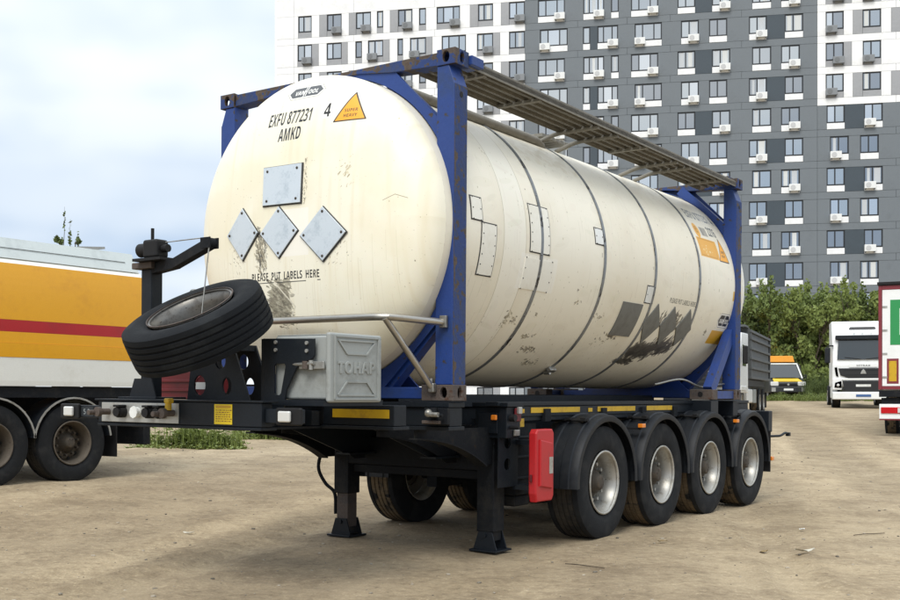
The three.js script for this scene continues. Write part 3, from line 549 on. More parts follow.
{ // side placards
  obj('placard_plate', [arcPlate(-2.98, -3.42, -18.2, -35, .006, .004)], M.sidePlacard, C);
  for (const zc of [-3.77, -4.19, -4.61]) obj('placard_plate', [arcPlate(0, 0, 0, 0, .006, .004, 10, (u, v) => [zc + (u - v) * -.20 , -27.2 + (1 - u - v) * 10.6])], M.sidePlacard, C);
  // placards on the end
  const pl = (pts, cx, cy) => {
    const s = poly(pts.map(([x, y]) => [x * .97, y * .97])), g = extr(s, .006, .002); const r = Math.hypot(cx, cy), e = .02, nx = -(domeZ(Math.hypot(cx + e, cy)) - domeZ(Math.hypot(cx - e, cy))) / (2 * e), ny = -(domeZ(Math.hypot(cx, cy + e)) - domeZ(Math.hypot(cx, cy - e))) / (2 * e);
    const q = new THREE.Quaternion().setFromUnitVectors(V3(0, 0, 1), V3(nx, ny, 1).normalize()); const base = V3(cx, YC + cy, domeZ(r) + .008);
    const p = obj('placard_plate', [g.applyQuaternion(q).translate(base.x, base.y, base.z)], M.galv, C);
    obj('rivets', pts.map(([x, y], i) => { const k = pts.length === 4 && Math.abs(pts[0][0]) > .01 ? .8 : .84; const v = V3(x * k * .95, y * k * .95, .009).applyQuaternion(q).add(base); return new THREE.SphereGeometry(.011, 8, 6).scale(1, 1, .6).translate(v.x, v.y, v.z); }), M.hub, p);
    const sh = poly(pts.map(([x, y]) => [x * 1.02 , y * 1.02])); obj('sealant', [extr(sh, .004).applyQuaternion(q).translate(base.x, base.y - .002, base.z - .008)], M.seam, p);
  };
  pl([[-.2, .153], [.205, .15], [.2, -.155], [-.2, -.148]], -.055, .31);
  for (const [cx, cy, w, h] of [[-.483, -.034, .186, .208], [-.082, -.048, .2, .2], [.357, -.092, .222, .207]]) pl([[0, h], [w, 0], [0, -h], [-w, 0]], cx, cy);
}
// end frames: posts, corner fittings, top and bottom beams, ring gussets that carry the shell
function casting(x0, x1, y0, y1, z0, z1, hx, hz) { // hollow corner block with its slots
  const l = []; const w = .012;
  const s = poly([[x0, y0], [x1, y0], [x1, y1], [x0, y1]]); if (hx) hole(s, (x0 + x1) / 2 + hx[0], (y0 + y1) / 2, hx[1], .042);
  return { s };
}
function cornerFitting(side, top, front, parent) {
  const w = top ? .162 : .28, h = .118, d = .178, x1 = side * WC, x0 = x1 - side * w, y0 = top ? YB + HC - h : YB, zf = front ? 0 : -LC, zi = front ? zf - d : zf + d;
  const xm = Math.min(x0, x1), zm = Math.min(zf, zi), l = [];
  const F = poly([[0, 0], [w, 0], [w, h], [0, h]]); hole(F, side > 0 ? w - .08 : .08, h / 2, .03, .042);
  l.push(extr(F, .022, .004, 16).translate(xm, y0, front ? zf - .022 : zf));                       // end face with its slot
  const S = poly([[0, 0], [d, 0], [d, h], [0, h]]); hole(S, d / 2, h / 2, .028, .045);
  l.push(faceX(extr(S, .022, .004, 16)).translate(side > 0 ? x1 - .022 : x1, y0, zm + d));          // side face with its slot
  l.push(bx(xm + .004, xm + w - .004, y0 + h - .022, y0 + h, zm + .004, zm + d - .004), bx(xm + .004, xm + w - .004, y0, y0 + .022, zm + .004, zm + d - .004));
  l.push(bx(side > 0 ? xm : xm + w - .02, side > 0 ? xm + .02 : xm + w, y0 + .02, y0 + h - .02, zm + .004, zm + d - .004), bx(xm + .02, xm + w - .02, y0 + .02, y0 + h - .02, front ? zm + .004 : zm + d - .024, front ? zm + .024 : zm + d - .004));
  return obj('corner_fitting', l, top && front && side > 0 ? M.blueRust : (top ? M.blueRust : M.rusty), parent);
}
for (const front of [true, false]) {
  const zf = front ? 0 : -LC, dir = front ? -1 : 1, Z = (d) => zf + dir * d, zb = (a, b) => [Math.min(Z(a), Z(b)), Math.max(Z(a), Z(b))];
  for (const side of [-1, 1]) {
    cornerFitting(side, true, front, C); cornerFitting(side, false, front, C);
    const X = (a) => side * a, [za, zc] = zb(.012, .165);
    // hollow-section post, narrowing to the top fitting
    const px = [[1.055, YB + .118], [1.213, YB + .118], [1.213, YB + HC - .26], [1.16, YB + HC - .1185], [1.055, YB + HC - .1185]].map(([a, y]) => [X(a), y]);
    const s = poly(side > 0 ? px : px.slice().reverse());
    const post = obj('corner_post', [extr(s, zc - za, .006).translate(0, 0, za)], M.blue, C);
    obj('worn_side', [bx(X(1.2145) - .0018, X(1.2145) + .0018, YB + .125, YB + HC - .262, za - .004, zc + .004)], M.blueRust, post); obj('post_hole', [cylX(.022, .006, X(1.215), YB + HC - .33, (za + zc) / 2, 14)], M.black, post);
    // corner gusset of the ring: a plate between shell and frame
    for (const vert of [-1, 1]) {
      const ri = R + .012;
      const a0 = vert > 0 ? 3 : -4, a1 = vert > 0 ? 84 : -80;
      const S = []; for (let i = 0; i <= 22; i++) { const a = (a0 + (a1 - a0) * i / 22) * Math.PI / 180; S.push([Math.cos(a) * ri, YC + Math.sin(a) * ri]); }
      const O = vert > 0 ? [[.13, YB + HC - .03], [.59, YB + HC - .03], [1.2, YC + .63], [1.2, YC + .066]] : [[.215, YB + .04], [.5, YB + .04], [1.2, YC - .60], [1.2, YC - .09]];
      let out = [...S, ...O].map(([x, y]) => [X(x), y]); if ((side > 0) !== (vert > 0)) out.reverse();
      const [g0, g1] = zb(.03, .05);
      obj('ring_gusset', [extr(poly(out), g1 - g0).translate(0, 0, g0), ...Array.from({ length: 20 }, (_, i) => i).filter(i => Math.cos((a0 + (a1 - a0) * (i + .5) / 20) * Math.PI / 180) * (ri + .01) < 1.19).map((i) => { // inner flange that cups the shell
        const b0 = (a0 + (a1 - a0) * i / 20) * Math.PI / 180, b1 = (a0 + (a1 - a0) * (i + 1) / 20) * Math.PI / 180; const [q0, q1] = zb(.052, .17);
        return beam([X(Math.cos((b0 + b1) / 2) * (ri + .004)), YC + Math.sin((b0 + b1) / 2) * (ri + .004), q0], [X(Math.cos((b0 + b1) / 2) * (ri + .004)), YC + Math.sin((b0 + b1) / 2) * (ri + .004), q1], .15 * ri * Math.abs(b1 - b0) / .15 * 1.05, .008, V3(X(Math.cos((b0 + b1) / 2)), Math.sin((b0 + b1) / 2), 0));
      })], M.blue, C);
      // straight brace behind the gusset across the corner
      const c0 = vert > 0 ? [X(1.12), YC + .62, Z(.11)] : [X(1.12), YC - .62, Z(.11)], c1 = vert > 0 ? [X(.50), YB + HC - .07, Z(.11)] : [X(.52), YB + .08, Z(.11)];
      obj('corner_brace', [beam(c0, c1, .11, .10, V3(0, 0, 1))], M.blue, C);
    }
  }
  const [za, zc] = zb(.02, .15);
  // top beam thinner in the middle, where the shell nearly touches it
  const tb = poly([[-1.055, YB + HC - .012], [-1.055, YB + HC - .11], [-.62, YB + HC - .09], [-.3, YB + HC - .05], [.3, YB + HC - .05], [.62, YB + HC - .09], [1.055, YB + HC - .11], [1.055, YB + HC - .012]].reverse());
  obj('top_beam', [extr(tb, zc - za, .004).translate(0, 0, za)], M.blueRust, C);
  obj('bottom_beam', [bx(-.938, .938, YB + .012, YB + .1, za, zc, .008)], M.blue, C);
  obj('saddle', [extr(poly([[-.7, YB + .1], [.7, YB + .1], [.55, YB + .24], [0, YB + .14], [-.55, YB + .24]]), .02).translate(0, 0, Z(.30)), extr(poly([[-.9, YB + .02], [.9, YB + .02], [.9, YB + .1], [-.9, YB + .1]]), .16).translate(0, 0, Math.min(Z(.30), Z(.46)))], M.blue, C);
}
for (const side of [-1, 1]) { // struts at the rear that stand on a second fitting
  const X = (a) => side * a;
  const l = [bx(X(.93) < X(1.205) ? X(.93) : X(1.205), X(.93) < X(1.205) ? X(1.205) : X(.93), YB, YB + .115, -5.31, -5.15, .008)];
  const b = obj('strut_foot', l, M.rusty, C); obj('slot', [cylZ(.03, .006, X(1.06), YB + .06, -5.149, 14)], M.black, b);
  obj('bottom_side_rail', [bx(Math.min(X(1.1), X(1.2)), Math.max(X(1.1), X(1.2)), YB + .012, YB + .1, -5.82, -5.312)], M.blue, C);
  obj('side_strut', [beam([X(1.13), YB + .1, -5.22], [X(1.13), YB + .78, -5.86], .13, .10, V3(1, 0, 0))], M.blue, C);
}
// tubular guard across the front end
{
  const y = 1.872, z = .50;
  obj('guard_rail', [tube([[-1.14, y - .02, .0], [-1.0, y, z], [1.0, y, z], [1.14, y - .02, .0]], .027, 14)], M.tubeSteel, C);
  for (const s of [-1, 1]) { obj('guard_stay', [tube([[s * .97, y - .01, z - .01], [s * 1.05, YB + .1, .03]], .024, 12)], M.tubeSteel, C); obj('guard_bracket', [bx(s * 1.145 - .03, s * 1.145 + .03, y - .06, y + .03, .001, .03, .006)], M.steel, C); }
  obj('stay_clamp', [bx(1.03, 1.08, YB + .06, YB + .13, .004, .05, .01), cylY(.014, .07, 1.045, YB + .13, .03, 8)], M.steel, C);
}
// walkway above the shell: long ribbed planks on brackets
for (const side of [1]) {
  const y = YB + HC - .055;
  for (let i = 0; i < 5; i++) {
    const x = .81 + i * .09, l = [bx(x - .036, x + .036, y - .002, y + .006, -LC + .2, -.19)];
    l.push(bx(x - .036, x - .031, y - .03, y - .0025, -LC + .2, -.19), bx(x + .031, x + .036, y - .03, y - .0025, -LC + .2, -.19));
    for (let k = 0; k < 74; k++) l.push(bx(x - .02, x + .02, y + .0065, y + .014, -.26 - k * .076, -.235 - k * .076)); // raised teeth
    obj('walkway_plank', l, M.grating, C);
  }
  obj('walkway_edge', [bx(1.198, 1.206, y - .045, y + .02, -LC + .18, -.18), bx(.762, .768, y - .045, y + .02, -LC + .18, -.18)], M.grating, C);
  for (const z of [-2.35, -2.75, -4.15, -4.5]) obj('walkway_bracket', [tube([[.52, YC + Math.sqrt(R * R - .27) - .0, z], [.75, y - .055, z], [1.19, y - .05, z]], .022, 8)], M.grating, C);
  for (const z of [-.45, -1.3, -3.4, -5.4]) obj('walkway_bearer', [bx(.77, 1.19, y - .052, y - .0305, z - .025, z + .025)], M.grating, C);
  obj('drain_pipe', [tube([[.60, 3.68, -.2], [.60, 3.68, -2.3], [.52, 3.62, -2.5]], .045, 10)], M.grating, C);
  obj('top_flange', [bx(1.10, 1.25, YB + HC - .09, YB + HC - .02, -.34, -.18, .006)], M.blue, C);
  obj('rear_flange', [bx(1.0, 1.2, YB + HC - .07, YB + HC - .012, -LC + .18, -LC + .42, .006)], M.blueRust, C);
}
{ // manway, valves and cross walkway on top of the far side
  const y = YB + HC - .06;
  for (let i = 0; i < 6; i++) obj('cross_plank', [bx(-.62, .55, y - .03, y, -2.5 - i * .09, -2.435 - i * .09)], M.grating, C);
  obj('manway', [cylY(.29, .16, 0, YC + R + .02, -3.3, 28), cylY(.32, .03, 0, YC + R + .10, -3.3, 28)], M.steel, C);
  obj('earth_cable', [tube([[.75, 1.44, -4.6], [.9, 1.5, -5.0], [1.0, 1.42, -5.3], [1.05, 1.44, -5.6], [1.08, 1.46, -5.85]], .012, 8, false)], M.steel, C);
}
// ------------------------------------------------------------------ wheels
const TYR = .525, TYW = .355;
function tyreGeo(Rt, W, rb, seg = 72) {
  const h = W / 2, P = [[rb, -h * .74], [rb + .012, -h * .86], [rb + .05, -h * .97], [rb + .11, -h], [Rt - .075, -h * .985], [Rt - .03, -h * .95], [Rt - .008, -h * .885]];
  const n = 6, gw = .008, gd = .010, span = h * .88 * 2; // grooves round the tread
  for (let i = 1; i < n; i++) { const c = -h * .88 + span * i / n, cr = Rt - .004 * Math.pow(c / h, 2); P.push([cr, c - gw], [cr - gd, c - gw * .7], [cr - gd, c + gw * .7], [cr, c + gw]); }
  P.push([Rt - .008, h * .885], [Rt - .03, h * .95], [Rt - .075, h * .985], [rb + .11, h], [rb + .05, h * .97], [rb + .012, h * .86], [rb, h * .74]);
  const pos = [], uv = [], idx = []; let acc = [0]; for (let i = 1; i < P.length; i++) acc.push(acc[i - 1] + Math.hypot(P[i][0] - P[i - 1][0], P[i][1] - P[i - 1][1]));
  const m = P.length; const T = acc[m - 1];
  for (let k = 0; k <= seg; k++) for (let i = 0; i < m; i++) { const a = k / seg * 2 * Math.PI; pos.push(P[i][1], P[i][0] * Math.cos(a), P[i][0] * Math.sin(a)); uv.push(k / seg * 3, acc[i] / T); }
  for (let k = 0; k < seg; k++) for (let i = 0; i < m - 1; i++) { const o = k * m + i; idx.push(o, o + 1, o + m, o + 1, o + m + 1, o + m); }
  const g = new THREE.BufferGeometry(); g.setAttribute('position', new THREE.Float32BufferAttribute(pos, 3)); g.setAttribute('uv', new THREE.Float32BufferAttribute(uv, 2)); g.setIndex(idx);
  return toCreasedNormals(g, .55);
}
// tread carries dried mud, the walls a thin bloom of dust
function rubberTex(mud, z, base = [28, 30, 33], bloom = [50, 50, 50]) {
  return dataTex(512, (u, v) => {
    const tread = sstep(.33, .36, v) * sstep(.67, .64, v), a = fbm(u * 8, v * 8, 5, z, 8), b = fbm(u * 40, v * 10, 3, z + 4, 40), c = vnoise(u * 200, v * 200, z + 7, 200);
    let q = mixc(base, bloom, sstep(.4, .75, a) * .6 + c * .12);
    q = mixc(q, mixc([122, 106, 84], [92, 80, 64], b), tread * mud * sstep(.22, .5, a * .6 + b * .4));
    const lug = tread * (sstep(.44, .5, Math.abs(((u * 26) % 1) - .5)) * .25); return q.map(k => k * (1 - lug));
  });
}
M.tyreS = phys({ specularIntensity: .4, map: rubberTex(.0, 921, [17, 20, 24], [36, 38, 40]), roughness: .8, bumpMap: rep(bumpNoise, 6), bumpScale: .0012 });
M.tyreA = phys({ specularIntensity: .5,  map: rubberTex(.35, 901), roughness: .86, bumpMap: rep(bumpNoise, 6), bumpScale: .0012 });
M.spareRim = std({ map: rep(worn([120, 118, 114], [84, 80, 76], [66, 60, 54], .3, 107), 5), roughness: .38, metalness: .7 });
M.disc = std({ map: rep(worn([104, 100, 92], [84, 78, 68], [66, 58, 48], .28, 103), 4), roughness: .6, metalness: .3 });
M.tyreB = phys({ specularIntensity: .5,  map: rubberTex(1.0, 911), roughness: .88, bumpMap: rep(bumpNoise, 6), bumpScale: .0012 });
const lathe = (P, seg = 48) => new THREE.LatheGeometry(P.map(([r, a]) => new THREE.Vector2(r, a)), seg).rotateZ(-Math.PI / 2); // axis -> +x
const gTyre = tyreGeo(TYR, TYW, .285);
const gRim = lathe([[.235, -.01], [.243, .01], [.247, .05], [.252, .09], [.266, .115], [.272, .145], [.290, .155], [.296, .165], [.296, .172], [.286, .176], [.276, .170], [.272, .160]]);
const gRimBack = lathe([[.243, -.02], [.25, -.12], [.28, -.165], [.292, -.165]]);
const rimHoles = [], nuts = [];
for (let i = 0; i < 10; i++) { const a = i / 10 * 6.283; nuts.push(cylX(.017, .05, .045, Math.cos(a) * .1675, Math.sin(a) * .1675, 6)); const b = a + .314; rimHoles.push(cylX(.021, .006, .018, Math.cos(b) * .212, Math.sin(b) * .212, 12)); }
const gHub = [lathe([[0, .135], [.05, .135], [.072, .125], [.078, .09], [.105, .08], [.112, .03], [.150, .026], [.150, .0]], 28)];
function wheel(parent, x, y, z, side, mud, name = 'wheel', hub = true) {
  const w = sub(name, parent, [x, y, z]); if (side < 0) w.rotation.y = Math.PI; w.rotateX(rr(0, 6));
  const mk = (n, g, m, p) => { const k = new THREE.Mesh(g, m); k.name = n; k.castShadow = k.receiveShadow = true; p.add(k); return k; };
  mk('tyre', wheel.t ??= merge([gTyre]), mud ? M.tyreB : M.tyreA, w);
  mk('rim', wheel.r ??= metric(merge([gRim, gRimBack])), M.rim, w);
  if (hub) { mk('wheel_disc', wheel.d ??= metric(lathe([[.10, .02], [.150, .022], [.205, .012], [.232, -.01], [.24, -.02]])), M.disc, w); mk('hand_holes', wheel.h ??= metric(merge(rimHoles)), M.black, w); mk('hub', wheel.b ??= metric(merge(gHub)), M.hub, w); mk('wheel_nuts', wheel.n ??= metric(merge(nuts)), M.alu, w); }
  return w;
}
// ------------------------------------------------------------------ container semi-trailer
const T = new THREE.Group(); T.name = 'container_trailer'; T.position.set(0, PY, 0); T.rotation.z = TILT; scene.add(T);
tag(T, 'dark four axle container chassis trailer standing on its landing legs', 'trailer');
const mirror = (f) => { for (const s of [-1, 1]) f(s); };
const bxs = (s, a, b, y0, y1, z0, z1, r) => bx(Math.min(s * a, s * b), Math.max(s * a, s * b), y0, y1, z0, z1, r);
mirror(s => { // welded I-beams, shallow in the neck and deep behind the legs
  const S = poly([[-1.48, 1.09], [-.1, 1.09], [.75, .80], [7.0, .80], [7.0, 1.215], [-1.48, 1.245]].map(([z, y]) => [z, y]).reverse().reverse());
  obj('main_beam', [faceX(extr(S, .014)).translate(s * .46 - .007, 0, 0), bxs(s, .38, .54, .785, .80, -7.0, -.75), bxs(s, .38, .54, 1.216, 1.232, -7.0, -.2), bxs(s, .38, .54, 1.075, 1.09, -.1 + .0, 1.47), bxs(s, .38, .54, 1.246, 1.26, -.1, 1.47)], M.chassis, T);
});
for (const z of [-1.8, -2.9, -3.8, -4.6, -5.4, -6.3]) obj('cross_member', [bx(-1.0, 1.0, 1.09, 1.2, z - .05, z + .05)], M.chassisDirty, T);
mirror(s => { // outer rail above the mudguards with its reflective strips
  const r = obj('side_rail', [bxs(s, .90, .975, 1.135, 1.225, -6.95, -1.26, .006), bxs(s, .86, .985, 1.226, 1.262, -6.95, -1.0, .005), bxs(s, .90, .96, 1.10, 1.134, -6.95, -1.26)], M.chassis, T);
  for (const [a, b] of [[-1.54, -2.43], [-2.79, -3.62], [-3.9, -4.55]]) obj('reflective_strip', [bxs(s, .976, .980, 1.165, 1.212, b, a)], M.yellowStrip, r);
  for (const z of [-1.38, -2.63]) obj('reflective_strip', [bxs(s, .976, .980, 1.165, 1.20, z - .05, z + .03)], M.yellowStrip, r);
});
{ // bolster under the front fittings
  const b = obj('front_bolster', [bx(-1.19, 1.19, 1.085, 1.225, -.17, -.005, .006), bx(-1.2, 1.2, 1.226, 1.262, -.19, .02, .004), bx(-1.2, 1.2, 1.055, 1.084, -.19, .02, .004)], M.chassis, T);
  mirror(s => { const o = obj('outrigger', [bxs(s, .55, 1.19, 1.10, 1.245, .52, .66, .006), bxs(s, .55, 1.2, 1.075, 1.098, .50, .68, .003)], M.chassis, T); obj('reflective_strip', [bxs(s, .64, 1.15, 1.155, 1.215, .661, .665)], M.yellowStrip, o); });
  obj('rear_bolster', [bx(-1.19, 1.19, 1.085, 1.262, -6.0, -5.84, .006)], M.chassis, T);
  mirror(s => {
    const t = obj('twist_lock', [bxs(s, 1.0, 1.215, 1.10, 1.222, .022, .055, .006), cylY(.03, .07, s * 1.1, 1.19, .075, 12), cylZ(.022, .07, s * 1.1, 1.17, .09, 10), cylX(.012, .12, s * 1.14, 1.17, .1, 8)], M.chassisDirty, T);
    obj('lock_handle', [bxs(s, 1.0, 1.16, 1.105, 1.13, .058, .085, .006)], M.rusty, t); obj('lock_knob', [cylX(.018, .1, s * 1.13, 1.175, .125, 10), new THREE.SphereGeometry(.03, 10, 8).translate(s * 1.09, 1.185, .12)], M.steel, t);
    obj('rear_twist_lock', [bxs(s, .95, 1.2, 1.10, 1.262, -5.34, -5.12, .006)], M.chassis, T);
  });
}
mirror(s => { // curved gussets from the bolster back to the legs
  const S = new THREE.Shape(); S.moveTo(.02, 1.05); S.lineTo(.02, .99); S.quadraticCurveTo(.55, .97, .95, .74); S.lineTo(1.1, .74); S.lineTo(1.1, 1.05); S.closePath();
  obj('neck_gusset', [faceX(extr(S, .012)).translate(s * .86 - .006, 0, 0), faceX(extr(S, .012)).translate(s * .5 - .006, 0, 0)], M.chassisDirty, T);
  obj('gusset_flange', [tubeStrip(s)], M.chassisDirty, T);
});
function tubeStrip(s) { // bent flange along the gusset's lower edge
  const l = []; const c = new THREE.QuadraticBezierCurve3(V3(s * .86, .985, -.02), V3(s * .86, .965, -.55), V3(s * .86, .735, -.95)); const P = c.getPoints(12);
  for (let i = 0; i < 12; i++) l.push(beam(P[i].toArray(), P[i + 1].toArray(), .11, .012)); return merge(l);
}
obj('deck_spine', [bx(-.3, .3, 1.2, 1.318, -5.6, -.55, .01)], M.chassis, T);
obj('leg_cross_beam', [bx(-.72, .72, .68, .93, -1.30, -1.12, .01), bx(-.70, .70, .60, .675, -1.24, -1.18, .01), bx(-.86, .86, 1.0, 1.06, -1.35, -1.05)], M.chassisDirty, T);
mirror(s => {
  const L = sub('landing_leg', T, [s * .79, 0, -1.2]);
  obj('outer_leg', [bx(-.085, .085, s > 0 ? .17 : .40, 1.05, -.085, .085, .008), bx(-.10, .10, .90, .96, -.10, .10)], M.chassisDirty, L);
  obj('inner_leg', [bx(-.066, .066, .09, .45, -.066, .066, .006)], s < 0 ? M.rusty : M.chassisDirty, L);
  const G = poly([[-.115, .0], [.115, .0], [.065, .15], [-.065, .15]]);
  obj('foot', [bx(-.135, .135, .004, .022, -.125, .125, .004), extr(G, .012).translate(0, .02, .074), extr(G, .012).translate(0, .02, -.086), cylZ(.018, .2, 0, .14, 0, 10)], M.chassis, L);
  obj('leg_bracket', [bx(-.12, .12, 1.02, 1.12, -.12, .12, .006), bx(-.02, .11, .55, 1.0, -.13, -.10)], M.chassis, L);
});
obj('crank_pipe', [tube([[-.93, .96, -1.12], [-1.02, .8, -1.12], [-1.07, .62, -1.12], [-1.0, .48, -1.14], [-.91, .40, -1.16], [-.89, .2, -1.16]], .016, 8, false)], M.chassisDirty, T);
{ // control box above the right leg
  const b = obj('control_box', [bx(.72, 1.03, .96, 1.22, -1.28, -1.06, .008), bx(.70, 1.05, 1.221, 1.255, -1.3, -1.04, .004), bx(.76, .95, 1.0, 1.17, -1.058, -1.04, .004)], M.chassis, T);
  obj('marker_lamp', [bx(.90, .955, 1.11, 1.155, -1.04, -1.015, .01)], M.amber, b); obj('valve', [cylX(.03, .05, 1.055, 1.13, -1.12, 12), cylX(.015, .09, 1.07, 1.05, -1.12, 8)], M.black, b);
  obj('valve_plate', [bx(1.032, 1.05, 1.1, 1.21, -1.26, -1.17, .005)], M.redDark, b); obj('valve_lever', [bx(1.045, 1.075, 1.16, 1.22, -1.24, -1.19, .008)], M.alu, b); obj('valve_tag', [bx(1.032, 1.05, .98, 1.03, -1.24, -1.16, .004)], M.alu, b);
  obj('warning_label', [bx(1.0, 1.003, 1.05, 1.12, -1.385, -1.315)], M.yellowStrip, T);
  const S = hole(hole(poly([[1.05, .55], [1.36, .55], [1.36, 1.12], [1.05, 1.12]]), 1.19, .92, .05), 1.19, .74, .05);
  obj('holed_plate', [faceX(extr(S, .01)).translate(.95, 0, 0)], M.chassis, T);
  obj('valve_cabinet', [bx(.55, .93, .46, 1.08, -1.72, -1.38, .012), bx(.60, .90, .36, .455, -1.66, -1.42, .02)], M.chassisDirty, T);
  for (const y of [.6, .78, .95]) obj('cabinet_rib', [bx(.62, .94, y, y + .02, -1.735, -1.365, .004)], M.chassis, T);
}
{ // fire extinguisher case
  const s = poly([[1.25, .50], [1.27, .43], [1.52, .43], [1.55, .47], [1.55, 1.0], [1.52, 1.035], [1.28, 1.035], [1.25, 1.0]]);
  const b = obj('extinguisher_case', [faceX(extr(s, .05, .012)).translate(1.14, 0, 0), faceX(extr(poly([[1.30, .56], [1.50, .53], [1.50, .92], [1.30, .95]]), .018, .01)).translate(1.19, 0, 0)], M.red, T);
  obj('case_window', [bx(1.217, 1.222, .66, .80, -1.50, -1.44)], M.alu, b); obj('case_latch', [bx(1.15, 1.17, .60, .66, -1.245, -1.228, .004)], M.redDark, b);
  for (const y of [.52, .9]) obj('case_bracket', [bx(.93, 1.138, y, y + .04, -1.5, -1.32)], M.chassis, T);
}
// axles, wheels, mudguards
function guardGeo() { // a ribbed half-round cover swept over the wheel
  const X = [[-.205, -.035], [-.205, 0], [-.15, .002], [-.14, .014], [-.06, .014], [-.05, .002], [.04, .002], [.05, .014], [.13, .014], [.14, .002], [.19, .0], [.212, -.012], [.212, -.055]];
  const R0 = .625, N = 34, pos = [], idx = [], m = X.length * 2;
  const path = []; for (let i = 0; i <= N; i++) { const a = (-2 + 184 * i / N) * Math.PI / 180; path.push([Math.cos(a) * R0, Math.sin(a) * R0, Math.cos(a), Math.sin(a)]); }
  const pts = [...X, ...X.slice().reverse().map(([x, r]) => [x * .985, r - .008])];
  path.forEach(([pz, py, nz, ny]) => pts.forEach(([x, r]) => pos.push(x, py + ny * r, pz + nz * r)));
  for (let i = 0; i < N; i++) for (let k = 0; k < m; k++) { const a = i * m + k, b = i * m + (k + 1) % m; idx.push(a, a + m, b, b, a + m, b + m); }
  for (const o of [0, N * m]) for (let k = 0; k < X.length - 1; k++) { const a = o + k, b = o + k + 1, c = o + m - 1 - k, d = o + m - 2 - k; o ? idx.push(a, c, b, b, c, d) : idx.push(a, b, c, b, d, c); }
  const g = new THREE.BufferGeometry(); g.setAttribute('position', new THREE.Float32BufferAttribute(pos, 3)); g.setIndex(idx); return toCreasedNormals(g, .5);
}
const gGuard = guardGeo(), gGuardM = metric(norm(gGuard)), gClamp = metric(merge([tube([[-.26, .575, .32], [.16, .575, .32]], .014, 8), bx(-.05, .0, .58, .60, .28, .36), bx(.10, .15, .57, .60, .28, .36)]));
for (let i = 0; i < 4; i++) {
  const z = -2.5 - 1.3 * i;
  obj('axle', [cylX(.065, 1.7, 0, .515, z, 14), bx(-.6, -.48, .40, .62, z - .16, z + .3), bx(.48, .6, .40, .62, z - .16, z + .3)], M.chassisDirty, T);
  mirror(s => {
    wheel(T, s * 1.035, .517, z, s, i > 0 || s < 0);
    obj('air_spring', [cylY(.12, .16, s * .5, .70, z - .32, 18), bxs(s, .40, .6, .60, .64, z - .45, z - .2)], M.black, T);
    const g = new THREE.Mesh(gGuardM, M.plasticBlack); g.name = 'mudguard'; g.position.set(s * 1.035, .517, z); if (s < 0) g.rotation.y = Math.PI; g.castShadow = g.receiveShadow = true; T.add(g);
    const c = new THREE.Mesh(gClamp, M.black); c.name = 'mudguard_bracket'; g.add(c);
    if (i === 1 || i === 3) { obj('marker_arm', [bxs(s, 1.0, 1.226, .985, 1.005, z + .53, z + .57)], M.black, T); obj('side_marker', [bxs(s, 1.20, 1.25, 1.006, 1.045, z + .51, z + .59, .006)], M.amber, T); }
  });
}
{ // tail
  obj('tail_beam', [bx(-1.2, 1.2, .86, 1.13, -7.22, -7.08, .01), bx(-1.1, 1.1, .80, .86, -7.2, -7.1)], M.chassis, T);
  mirror(s => {
    obj('mud_flap', [bxs(s, .85, 1.22, .36, .88, -7.105, -7.09)], M.black, T);
    const l = obj('tail_lamp', [bxs(s, .78, 1.18, .92, 1.06, -7.25, -7.222, .01)], M.redLens, T);
    obj('side_marker', [bxs(s, 1.19, 1.235, .50, .55, -7.2, -7.12, .008)], M.amber, T);
  });
  obj('tail_bumper', [bx(-1.15, 1.15, .45, .57, -7.3, -7.2, .02)], M.chassisDirty, T);
  obj('pull_lever', [tube([[1.1, .80, -7.25], [1.2, .80, -7.55], [1.21, .84, -7.7], [1.21, .82, -7.85]], .016, 8), bx(1.19, 1.24, .79, .84, -7.85, -7.78, .008)], M.chassis, T);
}
